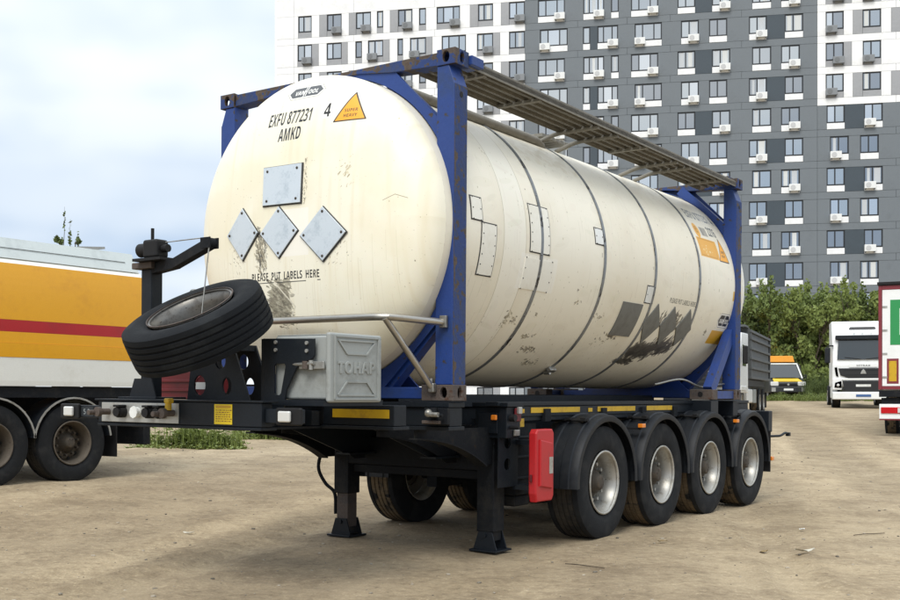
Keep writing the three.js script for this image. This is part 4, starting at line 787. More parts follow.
// ---- front of the neck
{
  const b = obj('front_bumper', [bx(-.75, .86, 1.105, 1.262, 1.50, 1.60, .008), bx(-.78, .88, 1.263, 1.275, 1.46, 1.61, .003), bx(-.75, .86, 1.085, 1.104, 1.46, 1.605, .003)], M.chassis, T);
  mirror(s => {
    obj('lamp_arm', [bxs(s, s > 0 ? .863 : .753, 1.15, 1.135, 1.225, 1.51, 1.57, .006)], M.chassis, T);
    const L = obj('marker_lamp_housing', [bxs(s, .98, 1.19, 1.125, 1.235, 1.571, 1.60, .012)], M.black, T); obj('lens', [bxs(s, 1.02, 1.12, 1.145, 1.215, 1.60, 1.628, .012)], M.clearLens, L);
  });
  const p = obj('connector_panel', [bx(-.70, .10, 1.115, 1.25, 1.601, 1.609, .002)], M.alu, T);
  const con = (x, mat, kind) => {
    const l = kind === 'cup' ? [cylZ(.022, .09, x, 1.185, 1.655, 12), cylZ(.034, .03, x, 1.185, 1.70, 14), cylZ(.018, .05, x - .03, 1.18, 1.735, 10)] : kind === 'cap' ? [cylZ(.040, .05, x, 1.185, 1.634, 18), bx(x - .03, x + .03, 1.22, 1.235, 1.61, 1.68, .005), cylZ(.032, .02, x, 1.185, 1.668, 18)] : [cylZ(.036, .03, x, 1.185, 1.625, 8), cylZ(.042, .012, x, 1.185, 1.645, 8)];
    obj('connector', l, mat, p);
  };
  con(-.62, M.rusty, 'cup'); con(-.46, M.black, 'cap'); con(-.31, M.white, 'flat'); con(-.16, M.black, 'cap'); con(-.05, M.black, 'cap'); con(.05, M.rusty, 'cup');
  obj('yellow_coupling', [cylY(.022, .05, .06, 1.23, 1.66, 10), new RoundedBoxGeometry(.05, .035, .05, 2, .01).translate(.065, 1.268, 1.66)], M.yellowStrip, p);
  const lab = canvasTex(256, 256, (x) => { x.fillStyle = '#e6c818'; x.fillRect(0, 0, 256, 256); x.fillStyle = '#c89a20'; x.fillRect(20, 16, 216, 34); x.fillStyle = '#8a5a20'; const s0 = seed; seed = 9; for (let r = 0; r < 6; r++) { let c = 22; while (c < 220) { const q = rr(10, 34); x.fillRect(c, 70 + r * 28, q, 12); c += q + 10; } } seed = s0; });
  const g = new THREE.PlaneGeometry(.165, .13).translate(.52, 1.185, 1.6025); obj('warning_label', [g], std({ map: lab, roughness: .5 }), b, true);
  const mk = canvasTex(128, 64, (x) => { x.fillStyle = '#22272c'; x.fillRect(0, 0, 128, 64); letter(x, '5 2', 64, 50, 48, { align: 'center', fill: '#9aa0a2', weight: 'normal' }); });
  obj('chalk_mark', [new THREE.PlaneGeometry(.15, .07).translate(-.92, 1.18, 1.572)], std({ map: mk, roughness: .7 }), b, true);
}
for (const z of [1.25, .8, .35]) obj('neck_cross_member', [bx(-.6, .6, 1.10, 1.2, z - .04, z + .04)], M.chassis, T);

{ // spare-wheel cradle: tall holed plates
  for (const [z, dx] of [[1.2, 0], [.98, 0]]) {
    const S = poly([[-.26, 1.262], [.37, 1.262], [.20, 1.66], [-.20, 1.66]]); hole(S, .145, 1.37, .045, .06); hole(S, -.13, 1.375, .06, .07); hole(S, .08, 1.545, .05, .055); hole(S, -.11, 1.55, .045, .05);
    obj('cradle_plate', [extr(S, .012, .002).translate(dx, 0, z)], M.chassis, T);
  }
  obj('cradle_arm', [beam([-.1, 1.64, 1.1], [.25, 1.68, 1.62], .10, .06), bx(-.2, .2, 1.62, 1.66, .98, 1.21)], M.chassis, T);
  obj('cradle_reflector', [cylZ(.066, .01, -.13, 1.375, 1.19, 8)], M.redDark, T);
  const pl = canvasTex(128, 64, (x) => { x.fillStyle = '#e4e6e4'; x.fillRect(0, 0, 128, 64); letter(x, 'TT·05', 64, 46, 38, { align: 'center', fill: '#4a4a48' }); });
  obj('cradle_tag', [new THREE.BoxGeometry(.105, .05, .004).translate(-.13, 1.372, 1.199)], std({ color: lin(.72, .73, .72), roughness: .5 }), T);
  const r = obj('red_locker', [bx(-.80, -.36, 1.27, 1.48, .70, 1.0, .01)], M.redDark, T); obj('locker_ribs', [bx(-.79, -.37, 1.33, 1.35, 1.001, 1.015, .003), bx(-.79, -.37, 1.40, 1.42, 1.001, 1.015, .003)], M.redDark, r);
}
{ // crane post with winch arm
  const p = obj('crane_post', [bx(-.515, -.405, 1.28, 2.20, 1.315, 1.42, .01), bx(-.66, -.26, 1.275, 1.29, 1.22, 1.5, .003), extr(poly([[-.14, 0], [.14, 0], [.09, .13], [-.09, .13]]), .01).translate(-.46, 1.29, 1.436)], M.chassis, T);
  obj('post_cap', [bx(-.57, -.36, 2.20, 2.245, 1.27, 1.46, .006)], M.rusty, p);
  obj('winch_arm', [beam([-.42, 2.20, 1.38], [-.10, 2.215, 1.46], .065, .07), beam([-.11, 2.21, 1.46], [.37, 2.30, 1.59], .06, .065), cylZ(.036, .07, .38, 2.305, 1.595, 16), bx(.33, .42, 2.27, 2.34, 1.555, 1.563), bx(.33, .42, 2.27, 2.34, 1.627, 1.635)], M.chassisDirty, T);
  obj('winch', [bx(-.41, -.26, 2.265, 2.395, 1.385, 1.50, .02), cylX(.05, .09, -.45, 2.33, 1.44, 16), cylX(.028, .05, -.23, 2.33, 1.44, 12), cylY(.012, .10, -.37, 2.43, 1.44, 8), bx(-.49, -.20, 2.245, 2.264, 1.36, 1.52)], M.black, T);
  obj('winch_cable', [tube([[-.22, 2.37, 1.45], [.38, 2.345, 1.595]], .004, 6), tube([[.405, 2.33, 1.62], [.36, 1.72, 1.66]], .0045, 6)], M.steel, T);
  obj('cable_shackle', [cylY(.03, .05, -.1, 1.98, 1.3, 10), new THREE.SphereGeometry(.032, 10, 8).translate(-.1, 2.02, 1.3)], M.steel, T);
}
{ // grey plastic tool box with its bracket
  const b = obj('tool_box', [bx(.735, 1.185, 1.285, 1.695, .86, 1.355, .018), bx(.745, 1.18, 1.696, 1.703, .87, 1.34, .003)], M.greyBox, T);
  // lid on the right-hand side with raised panel work
  const lid = obj('tool_box_lid', [bx(1.187, 1.225, 1.268, 1.712, .842, 1.372, .016)], M.greyBox, T);
  const strip = (pts) => { const l = []; for (let i = 0; i < pts.length; i++) { const a = pts[i], c = pts[(i + 1) % pts.length]; l.push(beam([1.2265, a[1], a[0]], [1.2265, c[1], c[0]], .010, .016, V3(1, 0, 0))); } return l; };
  const trap = (y0, y1, w0, w1) => [[1.107 + w0, y0], [1.107 - w0, y0], [1.107 - w1, y1], [1.107 + w1, y1]];
  obj('lid_relief', [...strip(trap(1.315, 1.40, .185, .10)), ...strip(trap(1.665, 1.58, .185, .10)), ...strip([[1.325, 1.29], [.889, 1.29], [.889, 1.69], [1.325, 1.69]])], M.greyBox, lid);
  const font = await new FontLoader().loadAsync('fonts/droid/droid_sans_bold.typeface.json');
  const tg = new TextGeometry('TOHAP', { font, size: .075, depth: .008, curveSegments: 5, bevelEnabled: true, bevelThickness: .002, bevelSize: .0015, bevelSegments: 1 });
  tg.computeBoundingBox(); tg.translate(-(tg.boundingBox.max.x) / 2, 0, 0); tg.scale(1.12, 1, 1); faceX(tg).translate(1.222, 1.455, 1.107);
  obj('lid_lettering', [tg], M.greyBox, lid);
  const S = poly([[.672, 1.20], [.854, 1.20], [.879, 1.346], [.965, 1.487], [1.03, 1.525], [1.10, 1.545], [1.117, 1.565], [1.117, 1.672], [.672, 1.682]]); hpoly(S, [[.772, 1.50], [.785, 1.515], [.862, 1.515], [.872, 1.50], [.832, 1.325], [.82, 1.313], [.785, 1.313], [.772, 1.325]]);
  const k = obj('tool_box_bracket', [extr(S, .01, .002).translate(0, 0, 1.385), bx(.655, .671, 1.2, 1.68, 1.30, 1.395)], M.chassis, T);
  obj('bolts', [[.79, 1.655], [.79, 1.605], [1.06, 1.645], [1.06, 1.595]].map(([x, y]) => cylZ(.012, .012, x, y, 1.404, 8)), M.alu, k);
  const la = obj('lid_latch', [bx(.98, 1.19, 1.478, 1.53, 1.372, 1.39, .006), tube([[.93, 1.51, 1.385], [1.02, 1.51, 1.398], [1.12, 1.515, 1.40]], .012, 8), cylY(.016, .06, 1.09, 1.505, 1.395, 10)], M.steel, T); obj('latch_spring', [cylY(.022, .05, 1.05, 1.505, 1.402, 10)], M.rusty, la);
  obj('box_shelf', [bx(.70, 1.2, 1.245, 1.283, .80, 1.40)], M.chassis, T);
}
// spare wheel hung aslant from the winch
{
  const S = thing('spare_wheel', 'spare truck wheel hung aslant from the winch at the front of the trailer', 'wheel', [.358, 1.762, 1.657]);
  const right = V3(.8219, 0, -.5696), up = V3(0, 1, 0), back = V3(.5696, 0, .8219);
  // view from the hub: the wheel's axle points up, leaning towards the front right corner
  const n = right.clone().multiplyScalar(-.30).add(up.clone().multiplyScalar(.87)).add(back.clone().multiplyScalar(.385)).normalize();
  const w = sub('wheel', S); w.quaternion.setFromUnitVectors(V3(1, 0, 0), n); 
  const k = (nm, g, m) => { const q = new THREE.Mesh(g, m); q.name = nm; q.castShadow = q.receiveShadow = true; w.add(q); };
  k('tyre', merge([tyreGeo(.478, .285, .285)]), M.tyreS); k('rim', metric(lathe([[.235, -.11], [.238, -.03], [.243, 0], [.25, .07], [.27, .105], [.285, .125], [.294, .132], [.29, .14], [.276, .137]])), M.spareRim); k('rim_edge', metric(lathe([[.29, .14], [.297, .141], [.298, .146], [.29, .147]])), M.rusty);
  k('wheel_disc', metric(lathe([[.141, -.095], [.2, -.091], [.236, -.10], [.236, -.112], [.2, -.103], [.141, -.106], [.141, -.095]])), M.disc);
}
// ------------------------------------------------------------------ vegetation
{
  const lab = ['bushy tree with upright shoots beside the tipper body', 'bushy tree rising behind the service van roof', 'tall leafy tree between the van and the white truck', 'pale green tree with thin shoots against the grey block', 'dense tree standing behind the white truck cab', 'dark tree showing over the white truck roof', 'tree half hidden by the white box trailer'];
  [[0, -16.06, -58.98, 1.0, .4, 0], [1, -15.0, -60.84, 1.04, 1.6, 1], [2, -13.68, -58.6, 1.02, 2.3, 1], [0, -12.5, -61.3, .98, 3.6, 0], [1, -10.96, -60.05, 1.0, 4.4, 1], [2, -9.9, -62.4, 1.06, 5.5, 2], [0, -8.2, -63.1, .95, .9, 2], [1, -18.3, -58.9, .98, 2.9, 2]].forEach(([k, x, z, s, t, m], i) => tree(k, x, z, s, t, m, lab[i] ?? 'tree hidden in part behind the rear blue post', 'trees along the far edge of the yard'));
  // the thin tree whose top shows over the fuel tank
  const g = makeTreeGeo(8.3, 1.3, 733, 7500, .12, 3), t = thing('thin_tree', 'thin tree whose sparse top shows above the fuel tank trailer', 'tree', [-38.0, groundH(-38.0, -25.0) - .05, -25.0], 1);
  for (const [n, q, m] of [['trunk', g.wood, bark], ['crown', g.leaves, leafMats[2]]]) { const k = new THREE.Mesh(q, m); k.name = n; k.castShadow = true; t.add(k); }
}
function weeds(name, label, cx, cz, w, d, n, hgt, seedv, matI, turn) {
  const s0 = seed; seed = seedv; const pos = []; const ct = Math.cos(turn), st = Math.sin(turn);
  const clumps = []; for (let i = 0; i < n / 60; i++) { const a = (rnd() + rnd() - 1) * w, b = (rnd() + rnd() - 1) * d; clumps.push([cx + a * ct + b * st, cz - a * st + b * ct, rr(.35, 1)]); }
  for (let i = 0; i < n; i++) {
    const c = clumps[Math.floor(rnd() * clumps.length)], x = c[0] + (rnd() - .5) * .35, z = c[1] + (rnd() - .5) * .35, h = hgt * c[2] * rr(.4, 1.05), y0 = groundY(x, z) - .01;
    const a = rr(0, 6.283), lean = rr(.05, .5) * h, wd = rnd() < .55 ? rr(.008, .016) : rr(.03, .06), dx = Math.cos(a), dz = Math.sin(a);
    if (wd < .02) { const P = [[x - dz * wd, y0, z + dx * wd], [x + dz * wd, y0, z - dx * wd], [x + dx * lean, y0 + h, z + dz * lean]]; for (const p of P) pos.push(...p); }
    else { // broad leaf on a stalk
      const hy = y0 + h * rnd(), lx = x + dx * lean * .6, lz = z + dz * lean * .6, L = wd * 2.4, P = [[lx, hy, lz], [lx + dx * L * .5 - dz * wd, hy + L * .3, lz + dz * L * .5 + dx * wd], [lx + dx * L, hy + L * .1, lz + dz * L], [lx + dx * L * .5 + dz * wd, hy + L * .3, lz + dz * L * .5 - dx * wd]];
      for (const k of [0, 1, 2, 0, 2, 3]) pos.push(...P[k]);
    }
  }
  seed = s0; const g = new THREE.BufferGeometry(); g.setAttribute('position', new THREE.Float32BufferAttribute(pos, 3)); g.computeVertexNormals();
  const m = new THREE.Mesh(norm(g), leafMats[matI]); m.name = numbered(name); m.castShadow = m.receiveShadow = true; tag(m, label, 'weeds', null, 'stuff'); scene.add(m);
}
weeds('weed_patch', 'rank green weeds growing between the fuel tanker and the trailer', -11.3, -9.0, 1.2, .7, 4200, .62, 1001, 1, .606);
weeds('weed_patch', 'low weeds seen under the neck of the trailer', -12.9, -13.4, 1.6, .5, 3000, .5, 1011, 1, .606);
weeds('grass_strip', 'long grass along the foot of the trees', -11.5, -51.5, 6.5, 1.2, 9000, .5, 1021, 1, .606);
weeds('grass_strip', 'tall undergrowth beside the service van', -11.2, -55.4, 1.8, 1.0, 6000, 1.7, 1031, 2, .606);
weeds('dry_tuft', 'sparse tufts on the earth behind the fuel tanker wheels', -10.6, -8.2, 2.4, .5, 500, .12, 1041, 1, .606);
// litter on the earth
M.dryLeaf = std({ map: rep(worn([150, 130, 92], [120, 100, 66], [90, 74, 50], .3, 1051), 6), roughness: .9, side: THREE.DoubleSide });
M.paper = std({ map: rep(worn([200, 196, 182], [176, 168, 150], [140, 130, 110], .2, 1053), 6), roughness: .9 });
function scrap(name, label, cat, x, z, L, w, mat, seedv, group) {
  const s0 = seed; seed = seedv; const g = new THREE.PlaneGeometry(L, w, 8, 4).rotateX(-Math.PI / 2), p = g.attributes.position;
  for (let i = 0; i < p.count; i++) { const X = p.getX(i), Z = p.getZ(i), t = X / L; p.setXYZ(i, X, .012 + .02 * vnoise(X * 30 + seedv, Z * 30) + .9 * t * t * L * .2, Z * (1 - Math.pow(Math.abs(t * 2), 2.2) * .85) + rr(-.003, .003)); }
  g.computeVertexNormals(); const s = toCreasedNormals(g, 1); const b = s.clone(); // give the sheet its thickness
  { const q = b.attributes.position; for (let i = 0; i < q.count; i += 3) for (const [u, v] of [[1, 2]]) { const t = [q.getX(i + u), q.getY(i + u), q.getZ(i + u)]; q.setXYZ(i + u, q.getX(i + v), q.getY(i + v), q.getZ(i + v)); q.setXYZ(i + v, ...t); } for (let i = 0; i < q.count; i++) q.setY(i, q.getY(i) - .002); b.computeVertexNormals(); }
  const m = obj(numbered(name), [s, b], mat); m.position.set(x, groundY(x, z), z); m.rotation.y = rr(0, 6.28); tag(m, label, cat, group); seed = s0; return m;
}
scrap('dry_leaf', 'large curled pale leaf on the open earth right of the wheels', 'leaf', 3.04, -2.5, .19, .09, M.paper, 21);
scrap('dry_leaf', 'small brown crumpled leaf beside a pale pebble', 'leaf', 2.68, -2.54, .08, .05, M.dryLeaf, 22);
scrap('paper_scrap', 'tiny white paper scrap on the sandy earth', 'litter', 2.55, -4.03, .06, .05, M.white, 23);
scrap('dry_leaf', 'withered leaf on the earth near the first wheel', 'leaf', 1.75, -2.57, .10, .03, M.dryLeaf, 24);
scrap('dry_leaf', 'pale leaf lying on the bare tracks before the spare wheel', 'leaf', -1.89, -.27, .10, .05, M.paper, 25);
{ const t = obj('twig', [tube([[0, .008, 0], [.12, .014, .02], [.25, .008, .01], [.36, .012, .05]], .004, 5, false)], bark); t.position.set(1.70, groundY(1.79, -.85) + .004, -.85); tag(t, 'thin dry twig on the earth before the first wheel', 'twig'); const u = t.clone(); u.name = 'twig_001'; scene.add(u); u.position.set(3.05, groundY(3.13, -3.97) + .004, -3.97); u.rotation.y = 1.1; tag(u, 'dark dry twig on the open earth by the paper scrap', 'twig'); }

// ------------------------------------------------------------------ yellow fuel tanker at the left
{
  M.tankYellow = std({ map: rep(worn([226, 164, 34], [212, 150, 36], [188, 132, 40], .1, 1101), .8), roughness: .32 });
  M.tankRed = std({ map: rep(worn([172, 30, 38], [156, 34, 40], [120, 40, 40], .08, 1103), 1), roughness: .35 });
  M.tankWhite = std({ map: rep(worn([228, 229, 224], [212, 211, 202], [180, 176, 162], .1, 1105), .8), roughness: .38 });
  M.tankGrey = std({ map: rep(worn([188, 196, 196], [172, 180, 180], [150, 154, 152], .1, 1107), .8), roughness: .45 });
  M.rimGrey = std({ map: rep(worn([92, 84, 74], [74, 66, 56], [58, 50, 42], .3, 1109), 4), roughness: .7, metalness: .25 });
  const gx = -7.25, F = thing('fuel_tanker', 'yellow and white fuel tank trailer with a red stripe', 'tank trailer', [gx, .22, -1.0]);
  const z0 = -2.2, z1 = 5.2, len = z1 - z0; // own frame: rear end at z0
  const skin = (pts, th = .03) => { // band of the flank from a profile, both sides
    const out = pts.map(([x, y]) => [x, y]), inn = pts.slice().reverse().map(([x, y]) => [x - th, y]); const s = poly([...out, ...inn]); return s;
  };
  const band = (name, pts, mat) => { for (const s of [1, -1]) { const q = skin(pts).extractPoints().shape.map(p => [p.x * s, p.y]); if (s < 0) q.reverse(); const side = obj(name, [extr(poly(q), len).translate(0, 0, z0)], mat, F); } };
  const Y = (y) => y - .22;
  const prof = (y) => 1.245 - .045 * Math.pow(Math.abs(y - 2.2) / .75, 3);
  const seq = (a, b, n = 8) => Array.from({ length: n + 1 }, (_, i) => { const y = a + (b - a) * i / n; return [prof(y), Y(y)]; });
  band('upper_flank', seq(2.235, 2.915), M.tankYellow); band('red_stripe', seq(2.092, 2.233, 3), M.tankRed); band('lower_flank', seq(1.955, 2.09, 4), M.tankYellow); band('sill_band', seq(1.785, 1.953, 3).map(([x, y]) => [x + .012, y]), M.tankYellow);
  band('skirt', [[1.235, Y(1.44)], [1.24, Y(1.5)], [1.245, Y(1.783)]], M.tankWhite);
  band('shoulder', [[1.165, Y(2.917)], [1.13, Y(2.965)], [1.10, Y(2.99)]], M.tankWhite);
  { const g = [[1.13, Y(2.985)], [.98, Y(3.25)]]; for (const s of [1, -1]) { const q = [...g, ...g.slice().reverse().map(([x, y]) => [x - .03, y])].map(([x, y]) => [x * s, y]); if (s < 0) q.reverse(); const L = poly(q); obj('catwalk_fairing', [extr(L, len - .06).translate(0, 0, z0 + .02)], M.tankGrey, F); obj('fairing_seam', [beam([s * 1.066, Y(3.115), z0 + .2], [s * 1.066, Y(3.115), z1 - .1], .006, .006)], M.plasticBlack, F); } }
  { const s = new THREE.Shape(); const p = [...seq(1.79, 2.915, 14), [1.0, Y(3.2)]]; p.forEach(([x, y], i) => i ? s.lineTo(x - .04, y) : s.moveTo(x - .04, y)); p.slice().reverse().forEach(([x, y]) => s.lineTo(-x + .04, y)); s.closePath(); obj('rear_bulkhead', [extr(s, .05).translate(0, 0, z0 + .01)], M.tankWhite, F); obj('tank_top', [bx(-1.0, 1.0, Y(3.1), Y(3.14), z0 + .07, z1)], M.tankGrey, F); obj('front_bulkhead', [extr(s, .05).translate(0, 0, z1 - .06)], M.tankWhite, F); }
  obj('hatch_flap', [beam([.86, Y(3.29), z0 + .45], [.86, Y(3.25), z0 + .85], .22, .03)], M.steel, F);
  obj('chassis_beam', [bx(-.5, .5, Y(1.12), Y(1.43), z0 - .1, z1, .01)], M.chassisDirty, F);
  obj('side_frame', [bx(1.02, 1.2, Y(1.30), Y(1.435), z0, z1)], M.chassisDirty, F);
  obj('marker_lamp', [bx(1.205, 1.225, Y(1.38), Y(1.42), .05, .14, .006)], M.amber, F);
  for (const z of [-1.08, .04, 1.16]) for (const s of [1, -1]) {
    const w = sub('wheel', F, [s * 1.03, .505, z]); if (s < 0) w.rotation.y = Math.PI; w.rotateX(z * 3);
    const k = (n, g, m) => { const q = new THREE.Mesh(g, m); q.name = n; q.castShadow = q.receiveShadow = true; q.scale.set(1, .95, .95); w.add(q); }; k('tyre', wheel.t, M.tyreA); k('rim', wheel.r, M.rimGrey); k('wheel_disc', wheel.d, M.rimGrey); k('wheel_nuts', wheel.n, M.hub); k('hand_holes', wheel.h, M.black); k('hub', wheel.b, M.hub);
  }
  const arcs = (z) => { const P = []; for (let i = 0; i <= 18; i++) { const a = (8 + 164 * i / 18) * Math.PI / 180; P.push([z + Math.cos(a) * .57, .505 + Math.sin(a) * .57]); } return P; };
  for (const z of [-1.08, .04, 1.16]) {
    const P = arcs(z), l = [], tr = []; for (let i = 0; i < 18; i++) { l.push(beam([1.02, P[i][1], P[i][0]], [1.02, P[i + 1][1], P[i + 1][0]], .40, .015)); tr.push(beam([1.225, P[i][1], P[i][0]], [1.225, P[i + 1][1], P[i + 1][0]], .012, .022)); }
    const m = obj('mudguard', l, M.plasticBlack, F); obj('guard_trim', tr, M.alu, m);
  }
  obj('mud_flap', [bx(.86, 1.22, .30, .98, -1.75, -1.735)], M.black, F);
  obj('rear_guard', [bx(-1.1, 1.15, .44, .80, -2.36, -2.24, .01), bx(.3, .4, .8, 1.25, -2.3, -1.9), bx(-.4, -.3, .8, 1.25, -2.3, -1.9)], M.chassisDirty, F);
  obj('frame_tail', [bx(-1.1, 1.1, Y(1.24), Y(1.40), z0 - .55, z0 - .05, .01)], M.chassis, F);
}
// ------------------------------------------------------------------ white box trailer at the right, its rear doors towards us
function onGround(x, z) { return [x, groundH(x, z), z]; }
{
  const B = thing('box_trailer', 'white box trailer with dark red edging and a green sign on its rear doors', 'trailer', onGround(.086, -22.89), .15);
  M.boxWhite = std({ map: rep(worn([232, 234, 234], [222, 224, 222], [196, 194, 188], .08, 1201), .4), roughness: .4 });
  M.edgeRed = std({ map: rep(worn([122, 40, 50], [108, 40, 48], [90, 50, 52], .1, 1203), 1), roughness: .5 });
  M.signGreen = std({ map: rep(worn([40, 140, 78], [44, 132, 78], [70, 130, 90], .08, 1205), 1), roughness: .45 });
  obj('box_body', [bx(-1.26, 1.26, 1.2, 3.88, -11.5, -.04, .01)], M.boxWhite, B);
  for (const s of [-1, 1]) { const d = obj('rear_door', [bxs(s, .006, 1.17, 1.30, 3.76, -.035, .0, .004)], M.boxWhite, B); obj('lock_bar', [cylY(.016, 2.5, s * .5, 2.5, .022, 8)], M.alu, d); obj('hinge_row', [1.5, 2.1, 2.7, 3.3].map(y => bxs(s, 1.05, 1.17, y, y + .05, .001, .012)), M.alu, d); }
  for (const s of [-1, 1]) obj('edge_post', [bxs(s, 1.175, 1.262, 1.21, 3.87, -.036, .012, .006)], M.edgeRed, B);
  obj('edge_top', [bx(-1.174, 1.174, 3.765, 3.87, -.036, .01, .006)], M.edgeRed, B); obj('edge_bottom', [bx(-1.174, 1.174, 1.215, 1.295, -.036, .01, .006)], M.edgeRed, B);
  obj('roof_cap', [bx(-1.29, 1.29, 3.885, 3.96, -11.5, .06, .01)], M.black, B);
  { const s = poly([[-.98, 2.35], [.98, 2.35], [.98, 3.5], [-.98, 3.5]]); hpoly(s, [[-.76, 2.6], [-.76, 3.28], [.76, 3.28], [.76, 2.6]]); obj('green_sign', [extr(s, .004).translate(0, 0, .002)], M.signGreen, B); }
  for (const s of [-1, 1]) { const r = obj('reflector_frame', [bxs(s, .78, 1.06, 1.36, 2.0, .002, .006)], M.edgeRed, B); obj('reflector', [bxs(s, .83, 1.01, 1.42, 1.94, .007, .010)], M.yellowStrip, r); }
  obj('rear_frame', [bx(-1.25, 1.25, 1.02, 1.19, -.5, .0, .01), bx(-1.2, 1.2, .86, 1.0, -.6, -.1)], M.chassisDirty, B);
  obj('bumper_panel', [bx(-1.24, 1.24, .46, .84, -.05, .02, .01)], M.boxWhite, B);
  for (const s of [-1, 1]) { const l = obj('tail_lamp', [bxs(s, .55, 1.2, .60, .76, .021, .05, .01)], M.redLens, B); obj('lamp_lens', [bxs(s, .70, .8, .62, .74, .051, .058)], M.clearLens, l); }
  obj('bumper_lip', [bx(-1.24, 1.24, .43, .458, -.05, .03)], M.edgeRed, B);
  for (const s of [-1, 1]) for (const z of [-1.6, -2.9, -4.2]) wheel(B, s * 1.03, .515, z, s, true);
  obj('chassis_beam', [bx(-.5, .5, .85, 1.19, -11, -.6)], M.chassis, B);
  obj('front_legs', [bx(-.8, -.66, .0, 1.19, -8.9, -8.75), bx(.66, .8, .0, 1.19, -8.9, -8.75)], M.chassis, B);
}
// ------------------------------------------------------------------ white tractor unit facing us
{
  const A = thing('tractor_truck', 'white high roof tractor truck with a black grille facing the yard', 'truck', onGround(-6.32, -41.85), .33);
  M.cabWhite = std({ map: rep(worn([236, 238, 238], [226, 227, 224], [206, 204, 198], .06, 1301), .5), roughness: .3 });
  M.grille = std({ color: lin(.014, .015, .017), roughness: .5 }); 
  const S = poly([[-2.2, .95], [-.05, .95], [.05, 1.05], [.06, 1.85], [.03, 2.08], [-.14, 2.95], [-.28, 3.18], [-.6, 3.66], [-.85, 3.78], [-2.2, 3.78]]); // flank outline (z, y)
  obj('cab_shell', [extr(S, 2.40, .045).rotateY(-Math.PI / 2).translate(1.2, 0, 0)], M.cabWhite, A);
  const face = (x0, x1, y0, y1, zf, d, r) => bx(x0, x1, y0, y1, zf, zf + d, r);
  const ws = extr(poly([[-1.05, 0], [1.05, 0], [1.0, .86], [-1.0, .86]]), .02, .008).rotateX(-.193).translate(0, 2.09, .068); const W = obj('windscreen', [ws], M.darkGlass, A);
  obj('sun_visor', [bx(-1.12, 1.12, 2.95, 3.14, -.2, .05, .03)], M.plasticBlack, A);
  for (const s of [-1, 1]) { obj('wiper', [tube([[s * .1, 2.11, .11], [s * .75, 2.19, .095]], .012, 6)], M.black, W); }
  obj('roof_slot', [extr(poly([[-.55, 0], [.55, 0], [.5, .10], [-.5, .10]]), .02).rotateX(-.58).translate(0, 3.42, -.395)], M.grille, A);
  for (const x of [-.35, 0, .35]) obj('roof_lamp', [bx(x - .05, x + .05, 3.22, 3.25, -.28, -.24, .01)], M.clearLens, A);
  const g = obj('upper_grille', [extr(poly([[-1.0, 1.72], [1.0, 1.72], [.92, 1.42], [.6, 1.30], [-.6, 1.30], [-.92, 1.42]]), .03, .01).translate(0, 0, .07)], M.grille, A);
  obj('emblem', [extr(poly([[-.12, -.08], [.12, -.08], [.07, .05], [0, .13], [-.07, .05]]), .02, .006).translate(0, 1.56, .105)], M.alu, g);
  for (const y of [1.42, 1.62]) obj('grille_bar', [bx(-.8, .8, y, y + .02, .105, .118)], M.plasticBlack, g);
  const g2 = obj('lower_grille', [extr(poly([[-.84, 1.18], [.84, 1.18], [.74, .72], [-.74, .72]]), .03, .01).translate(0, 0, .085)], M.grille, A);
  obj('number_plate', [bx(-.30, .30, .93, 1.03, .13, .142)], M.white, g2); obj('blue_plate', [bx(-.30, .30, .50, .60, .20, .21)], std({ color: lin(.05, .12, .3), roughness: .5 }), A);
  obj('bumper', [bx(-1.24, 1.24, .38, .71, -.5, .19, .05), bx(-1.24, -.86, .80, 1.28, -.4, .13, .04), bx(.86, 1.24, .80, 1.28, -.4, .13, .04), bx(-.85, .85, 1.205, 1.295, -.1, .10, .02)], M.cabWhite, A);
  for (const s of [-1, 1]) {
    const h = obj('headlamp', [extr(poly([[0, 0], [.30, .02], [.27, .22], [.02, .30]]).clone(), .03, .008).scale(s, 1, 1).translate(s * .87, .88, .125)], M.grille, A); obj('lamp_lens', [new THREE.SphereGeometry(.06, 12, 8).scale(1, 1, .4).translate(s * 1.02, 1.0, .17)], M.clearLens, h);
    obj('corner_vent', [extr(poly([[0, 0], [.10, .05], [.16, .40], [.06, .42]]), .02).scale(s, 1, 1).translate(s * 1.0, 1.35, .075)], M.grille, A);
    const m = obj('mirror', [bxs(s, 1.33, 1.55, 1.95, 2.62, -.05, .12, .04), bxs(s, 1.2, 1.4, 2.66, 2.72, -.05, .05)], M.plasticBlack, A); obj('mirror_arm', [tube([[s * 1.2, 2.68, 0], [s * 1.45, 2.68, .03], [s * 1.45, 2.6, .03]], .02, 6)], M.plasticBlack, m);
    obj('step_skirt', [bxs(s, 1.0, 1.24, .45, .94, -1.5, -.5, .03)], M.cabWhite, A);
    for (const z of [-1.15, -4.3]) wheel(A, s * 1.03, .515, z, s, false);
    obj('door', [bxs(s, 1.246, 1.256, 1.05, 2.1, -1.35, -.25, .004)], M.cabWhite, A);
  }
  const txt = canvasTex(512, 64, (x) => { x.fillStyle = '#e8eaea'; x.fillRect(0, 0, 512, 64); letter(x, 'SITRAK', 256, 50, 54, { align: 'center', fill: '#3a3c3e', sx: 1.4 }); });
  obj('name_lettering', [new THREE.PlaneGeometry(1.15, .12).translate(0, 1.83, .1075)], std({ map: txt, roughness: .35 }), A, true);
  obj('chassis_frame', [bx(-.45, .45, .75, 1.0, -6, -2.2)], M.chassis, A); obj('fuel_tank', [bx(.7, 1.2, .45, 1.0, -3.6, -2.4, .08)], M.alu, A);
}
